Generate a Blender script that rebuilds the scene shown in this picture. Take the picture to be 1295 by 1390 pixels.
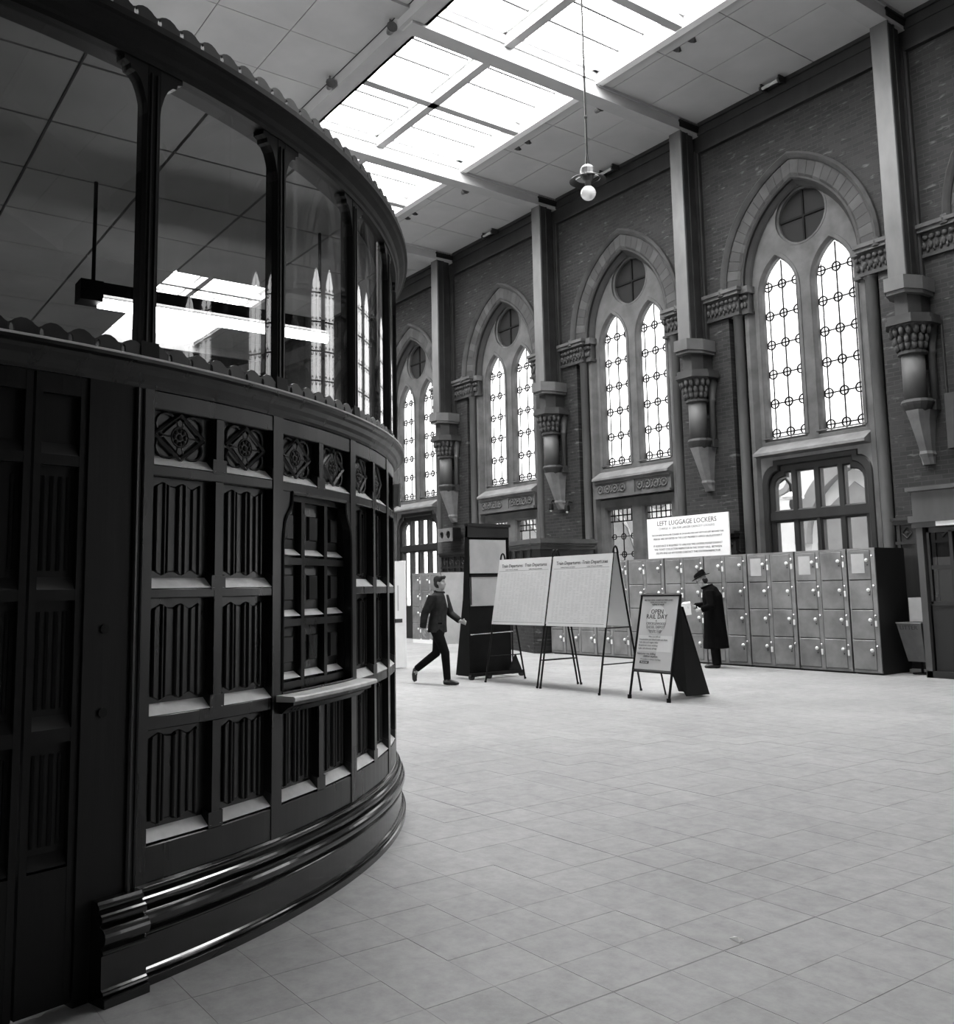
import bpy, bmesh, math, random
from mathutils import Vector, Matrix

random.seed(7)
S = bpy.context.scene
for _o in list(bpy.data.objects):
    bpy.data.objects.remove(_o)
COL = S.collection
PI = math.pi
rad = math.radians

# ------------------------------------------------------------------ camera
CAM_H = 1.45
F_PX, YAW, PITCH, ROLL = 1267.2, rad(-53.841), rad(6.767), rad(1.128)
_cy, _sy, _cp, _sp, _cr, _sr = (math.cos(YAW), math.sin(YAW), math.cos(PITCH), math.sin(PITCH), math.cos(ROLL), math.sin(ROLL))
_fw0 = Vector((_sy, _cy, 0)); _rt = Vector((_cy, -_sy, 0)); _z = Vector((0, 0, 1))
_fw = _fw0 * _cp + _z * _sp
_up = -_fw0 * _sp + _z * _cp
_cx = _rt * _cr - _up * _sr
_cyv = _rt * _sr + _up * _cr
cam_d = bpy.data.cameras.new('camera')
cam = bpy.data.objects.new('camera', cam_d); COL.objects.link(cam)
_m = Matrix((_cx, _cyv, -_fw)).transposed().to_4x4()
_m.translation = Vector((0, 0, CAM_H))
cam.matrix_world = _m
cam_d.sensor_fit = 'HORIZONTAL'; cam_d.sensor_width = 36.0
cam_d.lens = F_PX / 1295.0 * 36.0
cam_d.shift_y = -45.0 / 1295.0
cam_d.clip_end = 300
S.camera = cam

# ------------------------------------------------------------------ world, light levels, exposure
SKY_STRENGTH = 2.4      # overcast sky
SKYLIGHT = 5.2          # day-lit obscured glass of the roof lights
WINDOW = 0.85            # day-lit leaded glass of the tall windows
FRONT_FILL = 7.0       # added frontal fill, shaped as lancets behind the camera
TUBE = 9.0              # fluorescent tube in the ticket office
S.view_settings.view_transform = 'Standard'
S.view_settings.look = 'None'
S.view_settings.gamma = 1.0
S.view_settings.use_curve_mapping = False
S.view_settings.exposure = 2.1
S.cycles.use_denoising = True
S.cycles.max_bounces = 10
S.cycles.diffuse_bounces = 5
S.cycles.sample_clamp_indirect = 6.0
wd = bpy.data.worlds.new('overcast_sky'); S.world = wd
wd.use_nodes = True
_bg = wd.node_tree.nodes['Background']
_bg.inputs[0].default_value = (0.86, 0.86, 0.86, 1); _bg.inputs[1].default_value = SKY_STRENGTH

# ------------------------------------------------------------------ materials
M = {}
def _val(nt, v):
    n = nt.nodes.new('ShaderNodeValue'); n.outputs[0].default_value = v; return n.outputs[0]
def _ramp(nt, fac, stops):
    n = nt.nodes.new('ShaderNodeValToRGB')
    e = n.color_ramp.elements
    while len(e) < len(stops): e.new(0.5)
    for el, (p, g) in zip(e, stops):
        el.position = p; el.color = (g, g, g, 1)
    nt.links.new(fac, n.inputs[0]); return n.outputs[0]
def _noise(nt, vec, scale, detail=4, rough=.55):
    n = nt.nodes.new('ShaderNodeTexNoise'); n.inputs['Scale'].default_value = scale
    n.inputs['Detail'].default_value = detail; n.inputs['Roughness'].default_value = rough
    if vec is not None: nt.links.new(vec, n.inputs['Vector'])
    return n.outputs['Fac']
def _pos(nt):
    return nt.nodes.new('ShaderNodeNewGeometry').outputs['Position']
def _map(nt, vec, scale):
    n = nt.nodes.new('ShaderNodeMapping'); n.inputs['Scale'].default_value = scale
    nt.links.new(vec, n.inputs['Vector']); return n.outputs[0]
def new_mat(name):
    m = bpy.data.materials.new(name); m.use_nodes = True
    M[name] = m
    return m, m.node_tree, m.node_tree.nodes['Principled BSDF']
def mat(name, lo, hi, rough, scale=6.0, metal=0.0, bump=0.0, stretch=(1, 1, 1), spec=0.5, detail=4, bscale=None, coord='pos', rvar=0.0):
    m, nt, b = new_mat(name)
    if coord == 'pos': vec = _pos(nt)
    else: vec = nt.nodes.new('ShaderNodeTexCoord').outputs['Object']
    vec = _map(nt, vec, stretch)
    f = _noise(nt, vec, scale, detail)
    c = _ramp(nt, f, [(0.3, lo), (0.72, hi)])
    nt.links.new(c, b.inputs['Base Color'])
    b.inputs['Roughness'].default_value = rough
    b.inputs['Metallic'].default_value = metal
    b.inputs['Specular IOR Level'].default_value = spec
    if rvar:
        r = _ramp(nt, _noise(nt, vec, scale * 2.3), [(0.3, max(0, rough - rvar)), (0.7, rough + rvar)])
        nt.links.new(r, b.inputs['Roughness'])
    if bump:
        f2 = _noise(nt, vec, bscale or scale * 4, 5)
        bn = nt.nodes.new('ShaderNodeBump'); bn.inputs['Strength'].default_value = bump
        bn.inputs['Distance'].default_value = 0.01
        nt.links.new(f2, bn.inputs['Height']); nt.links.new(bn.outputs[0], b.inputs['Normal'])
    return m
def brick(name, axes, lo, hi, mortar, bw=0.235, rh=0.078):
    m, nt, b = new_mat(name)
    sp = nt.nodes.new('ShaderNodeSeparateXYZ'); nt.links.new(_pos(nt), sp.inputs[0])
    cb = nt.nodes.new('ShaderNodeCombineXYZ')
    nt.links.new(sp.outputs[axes[0]], cb.inputs[0]); nt.links.new(sp.outputs[axes[1]], cb.inputs[1])
    t = nt.nodes.new('ShaderNodeTexBrick')
    t.inputs['Scale'].default_value = 1.0
    t.inputs['Brick Width'].default_value = bw; t.inputs['Row Height'].default_value = rh
    t.inputs['Mortar Size'].default_value = 0.007; t.inputs['Mortar Smooth'].default_value = 0.15
    t.inputs['Bias'].default_value = -0.1
    t.inputs['Color1'].default_value = (lo, lo, lo, 1); t.inputs['Color2'].default_value = (hi, hi, hi, 1)
    t.inputs['Mortar'].default_value = (mortar, mortar, mortar, 1)
    nt.links.new(cb.outputs[0], t.inputs['Vector'])
    n1 = _ramp(nt, _noise(nt, _pos(nt), 0.9, 6, .7), [(0.3, 0.62), (0.7, 1.3)])
    mx = nt.nodes.new('ShaderNodeMix'); mx.data_type = 'RGBA'; mx.blend_type = 'MULTIPLY'; mx.inputs[0].default_value = 1
    nt.links.new(t.outputs['Color'], mx.inputs[6]); nt.links.new(n1, mx.inputs[7])
    # odd pale, salt-stained bricks
    f2 = _ramp(nt, _noise(nt, _map(nt, cb.outputs[0], (3.2, 11, 1)), 1.0, 2), [(0.62, 0.0), (0.74, 0.07)])
    ad = nt.nodes.new('ShaderNodeMix'); ad.data_type = 'RGBA'; ad.blend_type = 'ADD'; ad.inputs[0].default_value = 1
    nt.links.new(mx.outputs[2], ad.inputs[6]); nt.links.new(f2, ad.inputs[7])
    nt.links.new(ad.outputs[2], b.inputs['Base Color'])
    b.inputs['Roughness'].default_value = 0.75
    bn = nt.nodes.new('ShaderNodeBump'); bn.inputs['Strength'].default_value = 0.6; bn.inputs['Distance'].default_value = 0.012
    bn.invert = True
    nt.links.new(t.outputs['Fac'], bn.inputs['Height']); nt.links.new(bn.outputs[0], b.inputs['Normal'])
    return m
def emit(name, g, strength, var=0.0):
    m = bpy.data.materials.new(name); m.use_nodes = True; M[name] = m
    nt = m.node_tree; nt.nodes.clear()
    o = nt.nodes.new('ShaderNodeOutputMaterial'); e = nt.nodes.new('ShaderNodeEmission')
    e.inputs[0].default_value = (g, g, g, 1); e.inputs[1].default_value = strength
    nt.links.new(e.outputs[0], o.inputs[0]); return m
def glass(name, tint=0.95, ior=1.52, rough=0.0, boost=1.0):
    m = bpy.data.materials.new(name); m.use_nodes = True; M[name] = m
    nt = m.node_tree; nt.nodes.clear()
    o = nt.nodes.new('ShaderNodeOutputMaterial'); mx = nt.nodes.new('ShaderNodeMixShader')
    tr = nt.nodes.new('ShaderNodeBsdfTransparent'); tr.inputs[0].default_value = (tint, tint, tint, 1)
    gl = nt.nodes.new('ShaderNodeBsdfGlossy'); gl.inputs['Roughness'].default_value = rough
    gl.inputs['Color'].default_value = (0.95, 0.95, 0.95, 1)
    fr = nt.nodes.new('ShaderNodeFresnel')
    ge = nt.nodes.new('ShaderNodeNewGeometry'); mr = nt.nodes.new('ShaderNodeMapRange')
    mr.inputs['To Min'].default_value = ior; mr.inputs['To Max'].default_value = 1 / ior   # the same reflectance on both faces of a pane
    nt.links.new(ge.outputs['Backfacing'], mr.inputs['Value']); nt.links.new(mr.outputs[0], fr.inputs[0])
    mu = nt.nodes.new('ShaderNodeMath'); mu.operation = 'MULTIPLY'; mu.inputs[1].default_value = boost; mu.use_clamp = True
    nt.links.new(fr.outputs[0], mu.inputs[0]); nt.links.new(mu.outputs[0], mx.inputs[0])
    nt.links.new(tr.outputs[0], mx.inputs[1]); nt.links.new(gl.outputs[0], mx.inputs[2])
    nt.links.new(mx.outputs[0], o.inputs[0]); return m

brick('brick', (0, 2), 0.005, 0.018, 0.024)
brick('brick_end', (1, 2), 0.005, 0.018, 0.024)
mat('stone', 0.048, 0.10, 0.8, 2.5, bump=0.3)
mat('stone_pale', 0.10, 0.20, 0.8, 2.5, bump=0.3)
mat('stone_mid', 0.034, 0.066, 0.8, 3.0, bump=0.3)
mat('stone_dark', 0.015, 0.034, 0.7, 3.0, bump=0.3)
mat('marble_shaft', 0.04, 0.085, 0.6, 2.0, stretch=(1, 1, .3))
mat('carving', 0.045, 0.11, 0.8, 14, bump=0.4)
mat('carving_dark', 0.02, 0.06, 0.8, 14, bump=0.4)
mat('oak', 0.005, 0.012, 0.30, 5, stretch=(1, 1, .12), bump=0.04, bscale=30, spec=0.5, rvar=.04)
mat('oak_polished', 0.006, 0.013, 0.13, 5, stretch=(1, 1, .12), spec=0.8)
mat('crest_wood', 0.022, 0.045, 0.4, 9)
mat('oak_matt', 0.006, 0.013, 0.55, 5, stretch=(1, 1, .12), spec=0.2)
mat('oak_lit_worn', 0.55, 0.75, 0.5, 9, bump=0.15, bscale=30)  # pale oak: overhead light painted on sills and lip; shelf top worn
mat('oak_door', 0.003, 0.006, 0.5, 5, stretch=(1, 1, .12), bump=0.1, bscale=30, spec=0.3)
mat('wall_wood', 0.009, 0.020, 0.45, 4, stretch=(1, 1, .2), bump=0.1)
mat('post_paint', 0.06, 0.11, 0.45, 2.5, stretch=(1, 1, .4))
mat('post_dark', 0.012, 0.028, 0.5, 3)
mat('ceiling_board', 0.38, 0.44, 0.9, 1.2, bump=0.05)
mat('ceiling_joint', 0.06, 0.08, 0.9, 2)
mat('beam_paint', 0.34, 0.40, 0.7, 1.6)
mat('white_paint', 0.72, 0.80, 0.6, 2)
mat('office_tile', 0.34, 0.42, 0.8, 2)
mat('office_joint', 0.05, 0.07, 0.8, 2)
mat('iron', 0.008, 0.014, 0.5, 8, spec=0.15)
mat('lead', 0.006, 0.010, 0.7, 8, spec=0.1)
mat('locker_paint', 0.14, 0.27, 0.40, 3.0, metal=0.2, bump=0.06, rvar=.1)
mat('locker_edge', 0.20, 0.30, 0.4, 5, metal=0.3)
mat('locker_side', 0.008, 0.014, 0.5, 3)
mat('chrome', 0.75, 0.85, 0.2, 4, metal=0.9)
mat('enamel_white', 0.78, 0.86, 0.35, 3)
mat('paper', 0.78, 0.84, 0.7, 3)
mat('paper_grey', 0.62, 0.70, 0.7, 2)
mat('print_faint', 0.62, 0.70, 0.7, 20)
mat('ink', 0.03, 0.05, 0.7, 5)
mat('ink_grey', 0.16, 0.22, 0.7, 5)
mat('board_black', 0.004, 0.008, 0.6, 4, spec=0.15)
mat('board_grey', 0.36, 0.50, 0.6, 2.2)
mat('lamp_metal', 0.10, 0.16, 0.4, 5, metal=0.4)
mat('bulb', 0.75, 0.85, 0.15, 3)
mat('cloth_coat', 0.003, 0.006, 0.9, 12, bump=0.3, spec=0.05)
mat('cloth_jacket', 0.022, 0.042, 0.9, 12, bump=0.3, spec=0.05)
mat('cloth_trousers', 0.006, 0.011, 0.9, 12, bump=0.2, spec=0.05)
mat('leather', 0.006, 0.012, 0.35, 12)
mat('hair', 0.012, 0.022, 0.6, 40)
mat('skin', 0.40, 0.48, 0.6, 8)
mat('shirt', 0.45, 0.52, 0.8, 8)
mat('outside_stone', 0.55, 0.72, 0.9, 1.0)
mat('outside_dark', 0.16, 0.24, 0.9, 1.0)
mat('outside_ground', 0.35, 0.42, 0.9, 1.0)
mat('kiosk_paint', 0.05, 0.08, 0.5, 3, stretch=(1, 1, .3))
mat('kiosk_dark', 0.008, 0.013, 0.5, 3)
mat('bin_metal', 0.10, 0.15, 0.55, 5)
emit('roof_glass', 1.0, SKYLIGHT)
emit('window_glass', 1.0, WINDOW)
emit('front_fill_glass', 1.0, FRONT_FILL)
emit('tube_light', 1.0, TUBE)
glass('office_glass', 0.84, 1.52)
mat('office_cream', 0.42, 0.50, 0.8, 2)
glass('clear_glass', 0.92)
glass('kiosk_glass', 0.6)
def _dark_glass():
    m, nt, b = new_mat('oculus_glass')
    b.inputs['Base Color'].default_value = (0.018, 0.018, 0.018, 1); b.inputs['Roughness'].default_value = 0.6; b.inputs['Specular IOR Level'].default_value = 0.1
_dark_glass()
def _floor_mat():
    m, nt, b = new_mat('floor_tile')
    p = _pos(nt)
    vm = nt.nodes.new('ShaderNodeVectorMath'); vm.operation = 'MULTIPLY_ADD'
    k = 1 / 0.305
    vm.inputs[1].default_value = (k, k, 0); vm.inputs[2].default_value = (2.61 * k + 200, -3.69 * k + 200, 0)
    nt.links.new(p, vm.inputs[0])
    fl = nt.nodes.new('ShaderNodeVectorMath'); fl.operation = 'FLOOR'; nt.links.new(vm.outputs[0], fl.inputs[0])
    wn = nt.nodes.new('ShaderNodeTexWhiteNoise'); wn.noise_dimensions = '2D'; nt.links.new(fl.outputs[0], wn.inputs['Vector'])
    t = _ramp(nt, wn.outputs['Value'], [(0.0, 0.96), (1.0, 1.03)])
    w = _ramp(nt, _noise(nt, p, 0.55, 6, .6), [(0.3, 0.275), (0.7, 0.37)])
    sp_ = _ramp(nt, _noise(nt, p, 9, 6, .75), [(0.32, 0.80), (0.62, 1.08)])
    mx = nt.nodes.new('ShaderNodeMix'); mx.data_type = 'RGBA'; mx.blend_type = 'MULTIPLY'; mx.inputs[0].default_value = 1
    nt.links.new(t, mx.inputs[6]); nt.links.new(w, mx.inputs[7])
    m2 = nt.nodes.new('ShaderNodeMix'); m2.data_type = 'RGBA'; m2.blend_type = 'MULTIPLY'; m2.inputs[0].default_value = 1
    nt.links.new(mx.outputs[2], m2.inputs[6]); nt.links.new(sp_, m2.inputs[7])
    nt.links.new(m2.outputs[2], b.inputs['Base Color'])
    r = _ramp(nt, _noise(nt, p, 1.6, 5), [(0.3, 0.42), (0.7, 0.62)])
    nt.links.new(r, b.inputs['Roughness']); b.inputs['Specular IOR Level'].default_value = 0.45
_floor_mat()
mat('floor_joint', 0.24, 0.32, 0.9, 4)

# ------------------------------------------------------------------ mesh helpers
class MB:
    """collects shapes into one mesh"""
    def __init__(s): s.v = []; s.f = []
    def add(s, vs, fs):
        n = len(s.v); s.v += [tuple(v) for v in vs]; s.f += [tuple(i + n for i in f) for f in fs]; return s
    def box(s, x0, x1, y0, y1, z0, z1):
        if x0 > x1: x0, x1 = x1, x0
        if y0 > y1: y0, y1 = y1, y0
        if z0 > z1: z0, z1 = z1, z0
        return s.add([(x0, y0, z0), (x1, y0, z0), (x1, y1, z0), (x0, y1, z0), (x0, y0, z1), (x1, y0, z1), (x1, y1, z1), (x0, y1, z1)],
                     [(3, 2, 1, 0), (4, 5, 6, 7), (0, 1, 5, 4), (1, 2, 6, 5), (2, 3, 7, 6), (3, 0, 4, 7)])
    def bbox(s, x0, x1, y0, y1, z0, z1, c=0.01):
        """box with a chamfered front (-y) face"""
        return s.add([(x0 + c, y0, z0 + c), (x1 - c, y0, z0 + c), (x1 - c, y0, z1 - c), (x0 + c, y0, z1 - c),
                      (x0, y0 + c, z0), (x1, y0 + c, z0), (x1, y0 + c, z1), (x0, y0 + c, z1),
                      (x0, y1, z0), (x1, y1, z0), (x1, y1, z1), (x0, y1, z1)],
                     [(0, 1, 2, 3), (0, 4, 5, 1), (1, 5, 6, 2), (2, 6, 7, 3), (3, 7, 4, 0),
                      (4, 8, 9, 5), (5, 9, 10, 6), (6, 10, 11, 7), (7, 11, 8, 4), (11, 10, 9, 8)])
    def tube(s, pts, rads, seg=8, cap=True, sx=1.0, up=(0, 0, 1)):
        pts = [Vector(p) for p in pts]
        if not hasattr(rads, '__len__'): rads = [rads] * len(pts)
        rings = []; n0 = len(s.v); prev = None
        for i, p in enumerate(pts):
            d = (pts[min(i + 1, len(pts) - 1)] - pts[max(i - 1, 0)])
            d = d.normalized() if d.length > 1e-9 else Vector((0, 0, 1))
            if prev is None:
                u = Vector(up)
                if abs(d.dot(u)) > 0.95: u = Vector((1, 0, 0)) if abs(d.x) < .9 else Vector((0, 1, 0))
                a = d.cross(u).normalized()
            else:
                a = (prev - d * prev.dot(d)).normalized()
            prev = a; b = d.cross(a)
            r = rads[i]; ra, rb = r if hasattr(r, '__len__') else (r, r)
            for k in range(seg):
                t = 2 * PI * k / seg
                s.v.append(tuple(p + a * math.cos(t) * ra + b * math.sin(t) * rb))
        for i in range(len(pts) - 1):
            for k in range(seg):
                k2 = (k + 1) % seg
                s.f.append((n0 + i * seg + k, n0 + i * seg + k2, n0 + (i + 1) * seg + k2, n0 + (i + 1) * seg + k))
        if cap:
            s.f.append(tuple(n0 + k for k in reversed(range(seg))))
            s.f.append(tuple(n0 + (len(pts) - 1) * seg + k for k in range(seg)))
        return s
    def lathe(s, prof, c=(0, 0, 0), seg=12, a0=0, a1=2 * PI):
        n0 = len(s.v); full = abs(a1 - a0 - 2 * PI) < 1e-6; m = seg if full else seg + 1
        for r, z in prof:
            for k in range(m):
                t = a0 + (a1 - a0) * k / seg
                s.v.append((c[0] + r * math.cos(t), c[1] + r * math.sin(t), c[2] + z))
        for i in range(len(prof) - 1):
            for k in range(seg):
                k2 = (k + 1) % m
                s.f.append((n0 + i * m + k, n0 + i * m + k2, n0 + (i + 1) * m + k2, n0 + (i + 1) * m + k))
        if full:
            s.f.append(tuple(n0 + k for k in reversed(range(m))))
            s.f.append(tuple(n0 + (len(prof) - 1) * m + k for k in range(m)))
        return s
    def ball(s, c, r, seg=10, rings=6):
        rx, ry, rz = r if hasattr(r, '__len__') else (r, r, r)
        n0 = len(s.v)
        s.v.append((c[0], c[1], c[2] - rz))
        for i in range(1, rings):
            t = PI * i / rings
            for k in range(seg):
                p = 2 * PI * k / seg
                s.v.append((c[0] + rx * math.sin(t) * math.cos(p), c[1] + ry * math.sin(t) * math.sin(p), c[2] - rz * math.cos(t)))
        s.v.append((c[0], c[1], c[2] + rz)); e = len(s.v) - 1
        for k in range(seg):
            k2 = (k + 1) % seg
            s.f.append((n0, n0 + 1 + k2, n0 + 1 + k))
            for i in range(rings - 2):
                a = n0 + 1 + i * seg
                s.f.append((a + k, a + k2, a + seg + k2, a + seg + k))
            a = n0 + 1 + (rings - 2) * seg
            s.f.append((a + k, a + k2, e))
        return s
    def prism(s, poly, y0, y1):
        """poly of (x,z) counter-clockwise seen from -y; extruded y0..y1"""
        n = len(poly)
        return s.add([(x, y0, z) for x, z in poly] + [(x, y1, z) for x, z in poly],
                     [tuple(range(n)), tuple(reversed(range(n, 2 * n)))] + [(i, i + n, (i + 1) % n + n, (i + 1) % n) for i in range(n)])
    def hprism(s, poly, z0, z1):
        n = len(poly)
        return s.add([(x, y, z0) for x, y in poly] + [(x, y, z1) for x, y in poly],
                     [tuple(reversed(range(n))), tuple(range(n, 2 * n))] + [(i, (i + 1) % n, (i + 1) % n + n, i + n) for i in range(n)])
    def ring(s, c, r, w, axis='y', seg=14):
        """flat wire ring of square section"""
        pts = []
        for k in range(seg):
            t = 2 * PI * k / seg
            for dr, dy in ((-w, -w), (w, -w), (w, w), (-w, w)):
                a, b = (r + dr) * math.cos(t), (r + dr) * math.sin(t)
                pts.append((c[0] + a, c[1] + dy, c[2] + b) if axis == 'y' else (c[0] + dy, c[1] + a, c[2] + b))
        fs = []
        for k in range(seg):
            for j in range(4):
                a, b = k * 4 + j, k * 4 + (j + 1) % 4
                a2, b2 = ((k + 1) % seg) * 4 + j, ((k + 1) % seg) * 4 + (j + 1) % 4
                fs.append((a, b, b2, a2))
        return s.add(pts, fs)
    def arc_sweep(s, prof, t0, t1, n):
        """closed profile of (r,z) swept about the local z axis, degrees"""
        m = len(prof); n0 = len(s.v)
        for i in range(n + 1):
            t = rad(t0 + (t1 - t0) * i / n)
            for r, z in prof: s.v.append((r * math.cos(t), r * math.sin(t), z))
        for i in range(n):
            for j in range(m):
                j2 = (j + 1) % m
                s.f.append((n0 + i * m + j, n0 + (i + 1) * m + j, n0 + (i + 1) * m + j2, n0 + i * m + j2))
        s.f.append(tuple(n0 + j for j in range(m)))
        s.f.append(tuple(n0 + n * m + j for j in reversed(range(m))))
        return s
    def mesh(s, name, smooth=False):
        me = bpy.data.meshes.new(name); me.from_pydata(s.v, [], s.f)
        bm = bmesh.new(); bm.from_mesh(me); bmesh.ops.recalc_face_normals(bm, faces=bm.faces); bm.to_mesh(me); bm.free()
        if smooth:
            for p in me.polygons: p.use_smooth = True
        return me

def setm(me, m):
    me.materials.clear(); me.materials.append(M[m]); return me
def put(name, me, parent=None, loc=None, rz=None, m=None, local=True, mw=None):
    """link a mesh object; when local is False the mesh is in world coordinates under a parent that only has a location"""
    if m is not None: setm(me, m)
    o = bpy.data.objects.new(name, me); COL.objects.link(o)
    if parent is not None:
        o.parent = parent
        if not local: o.matrix_parent_inverse = Matrix.Translation(-WORLD_LOC(parent))
    if mw is not None: o.matrix_basis = mw
    else:
        if loc is not None: o.location = loc
        if rz is not None: o.rotation_euler = (0, 0, rz)
    return o
def WORLD_LOC(o): return Vector(o.location)
def _unused(o):
    v = Vector(o.location)
    if o.parent is not None and o.matrix_parent_inverse == Matrix.Identity(4): v += WORLD_LOC(o.parent)
    elif o.parent is not None: v = Vector((0, 0, 0)) if o.type == 'MESH' else v
    return v
def add(name, mb, m, parent=None, local=True, smooth=False, **k):
    return put(name, mb.mesh(name, smooth), parent, m=m, local=local, **k)
def thing(name, label, cat, loc=(0, 0, 0), rz=0.0, group=None, kind=None):
    o = bpy.data.objects.new(name, None); COL.objects.link(o)
    o.location = loc; o.rotation_euler = (0, 0, rz); o.empty_display_size = .2
    return tag(o, label, cat, group, kind)
def tag(o, label=None, cat=None, group=None, kind=None):
    if label: o['label'] = label
    if cat: o['category'] = cat
    if group: o['group'] = group
    if kind: o['kind'] = kind
    return o

def plate(outer, holes, y0, y1, bevel=0.0):
    """flat plate in the xz plane with holes, y0..y1 thick -> mesh"""
    cu = bpy.data.curves.new('plate', 'CURVE'); cu.dimensions = '2D'; cu.fill_mode = 'BOTH'
    for poly in [outer] + list(holes):
        sp = cu.splines.new('POLY'); sp.points.add(len(poly) - 1); sp.use_cyclic_u = True
        for p, (x, z) in zip(sp.points, poly): p.co = (x, z, 0, 1)
    cu.extrude = (y1 - y0) / 2 - bevel
    if bevel: cu.bevel_depth = bevel; cu.bevel_resolution = 0; cu.offset = -bevel
    ob = bpy.data.objects.new('plate', cu); COL.objects.link(ob)
    me = bpy.data.meshes.new_from_object(ob)
    bpy.data.objects.remove(ob); bpy.data.curves.remove(cu)
    yc = (y0 + y1) / 2
    for v in me.vertices:
        x, z, d = v.co; v.co = (x, yc - d, z)
    bm = bmesh.new(); bm.from_mesh(me)
    bmesh.ops.remove_doubles(bm, verts=bm.verts, dist=1e-5); bmesh.ops.recalc_face_normals(bm, faces=bm.faces)
    bm.to_mesh(me); bm.free()
    for p in me.polygons: p.use_smooth = False
    return me
def text_mesh(body, size, align='CENTER', depth=0.001, spacing=1.0):
    cu = bpy.data.curves.new('text', 'FONT'); cu.body = body; cu.size = size; cu.align_x = align
    cu.extrude = depth; cu.space_line = spacing; cu.resolution_u = 2
    ob = bpy.data.objects.new('text', cu); COL.objects.link(ob)
    me = bpy.data.meshes.new_from_object(ob)
    bpy.data.objects.remove(ob); bpy.data.curves.remove(cu)
    return me
def text(name, body, size, m, parent, at, xdir, zdir, align='CENTER', local=True):
    """lettering lying in the plane of xdir (reading) and zdir (up)"""
    me = text_mesh(body, size, align)
    x = Vector(xdir).normalized(); z = Vector(zdir).normalized(); n = x.cross(z)
    for v in me.vertices:
        a, b, c = v.co; v.co = Vector(at) + x * a + z * b + n * c
    return put(name, me, parent, m=m, local=local)
def arch(r, e, zs, n=14):
    """pointed arch, left springing to right springing (x,z)"""
    ta = math.acos(-e / r); L = []
    for i in range(n + 1):
        t = PI + (ta - PI) * i / n
        L.append((e + r * math.cos(t), zs + r * math.sin(t)))
    L[-1] = (0.0, L[-1][1])
    return L + [(-x, z) for x, z in reversed(L[:-1])]
def circle(cx, cz, r, n=28): return [(cx + r * math.cos(2 * PI * i / n), cz + r * math.sin(2 * PI * i / n)) for i in range(n)]
def arch_sweep(mb, prof, e, zs, s0=0.0, s1=1.0, n=12, sides=(1, -1)):
    """closed profile (r,y) swept along both arcs of a pointed arch"""
    for sg in sides:
        n0 = len(mb.v); m = len(prof)
        for i in range(n + 1):
            for r, y in prof:
                ta = math.acos(-e / r); t = PI + (ta - PI) * (s0 + (s1 - s0) * i / n)
                mb.v.append((sg * (e + r * math.cos(t)), y, zs + r * math.sin(t)))
        for i in range(n):
            for j in range(m):
                j2 = (j + 1) % m
                mb.f.append((n0 + i * m + j, n0 + (i + 1) * m + j, n0 + (i + 1) * m + j2, n0 + i * m + j2))
        mb.f.append(tuple(n0 + j for j in range(m))); mb.f.append(tuple(n0 + n * m + j for j in reversed(range(m))))
    return mb

# ================================================================== THE HALL
W = 15.30          # inner face of the long window wall (y)
BAY = 4.66
XA = -10.38        # centre of the nearest fully visible bay
H = 11.32          # ceiling
X0, X1 = XA - 5.5 * BAY, XA + 5.5 * BAY
Y0 = -8.0
def bay_x(k): return XA - BAY * k
def post_x(k): return XA + BAY / 2 - BAY * k
BAYS = range(-4, 5)

# ---- floor: one-foot tiles
floor = tag(add('floor', MB().box(X0, X1, Y0, W + .5, -0.3, -0.0025), 'floor_joint'), 'pale grey square tiled floor of the booking hall', 'floor', kind='structure')
T = 0.305
def tile_mesh(x0, x1, y0, y1):
    g = 0.0009
    return (x0 + g, x1 - g, y0 + g, y1 - g)
tiles = []
i0, i1 = int((X0 + 2.61) / T) + 1, int((6.0 + 2.61) / T)
j0, j1 = int((-1.5 - 3.69) / T), int((W - 3.69) / T)
for i in range(i0, i1):
    for j in range(j0, j1):
        x, y = -2.61 + i * T, 3.69 + j * T
        cx, cy = x + T / 2, y + T / 2
        if math.hypot(cx + 7.665, cy + .162) < 3.9: continue
        depth = cx * _fw0.x + cy * _fw0.y
        lat = cx * _rt.x + cy * _rt.y
        big = 1e9
        if depth > 1.9 and abs(lat) / depth < 0.53 and math.hypot(cx + 7.665, cy + .162) > 4.2 and lat / depth > -0.32:
            big = depth
        tiles.append((big, x, y))
tiles.sort()
me_t = MB().box(.0009, T - .0009, .0009, T - .0009, -.02, 0).mesh('floor_tile'); setm(me_t, 'floor_tile')
me_t2 = MB().box(.006, T - .0009, .0009, T - .0009, -.02, 0).mesh('floor_tile'); setm(me_t2, 'floor_tile')
me_t3 = MB().box(.0009, T - .0009, .006, T - .0009, -.02, 0).mesh('floor_tile'); setm(me_t3, 'floor_tile')
mb = MB()
for n, (big, x, y) in enumerate(tiles):
    ex = abs(x + 2.61) < .01; ey = abs(y - 3.69) < .01
    if n < 300 and big < 1e8:
        put('floor_tile', me_t2 if ex else me_t3 if ey else me_t, floor, loc=(x, y, random.uniform(-.0006, .0006)))
    else:
        mb.box(x + (.006 if ex else .0009), x + T - .0009, y + (.006 if ey else .0009), y + T - .0009, -.006, 0)
tag(add('distant_floor_tiles', mb, 'floor_tile', floor), kind='stuff')

# ---- ceiling boards, beams
ceiling = thing('ceiling', 'pale boarded ceiling with beams and a long roof light', 'ceiling', (0, 0, H), kind='structure')
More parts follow.
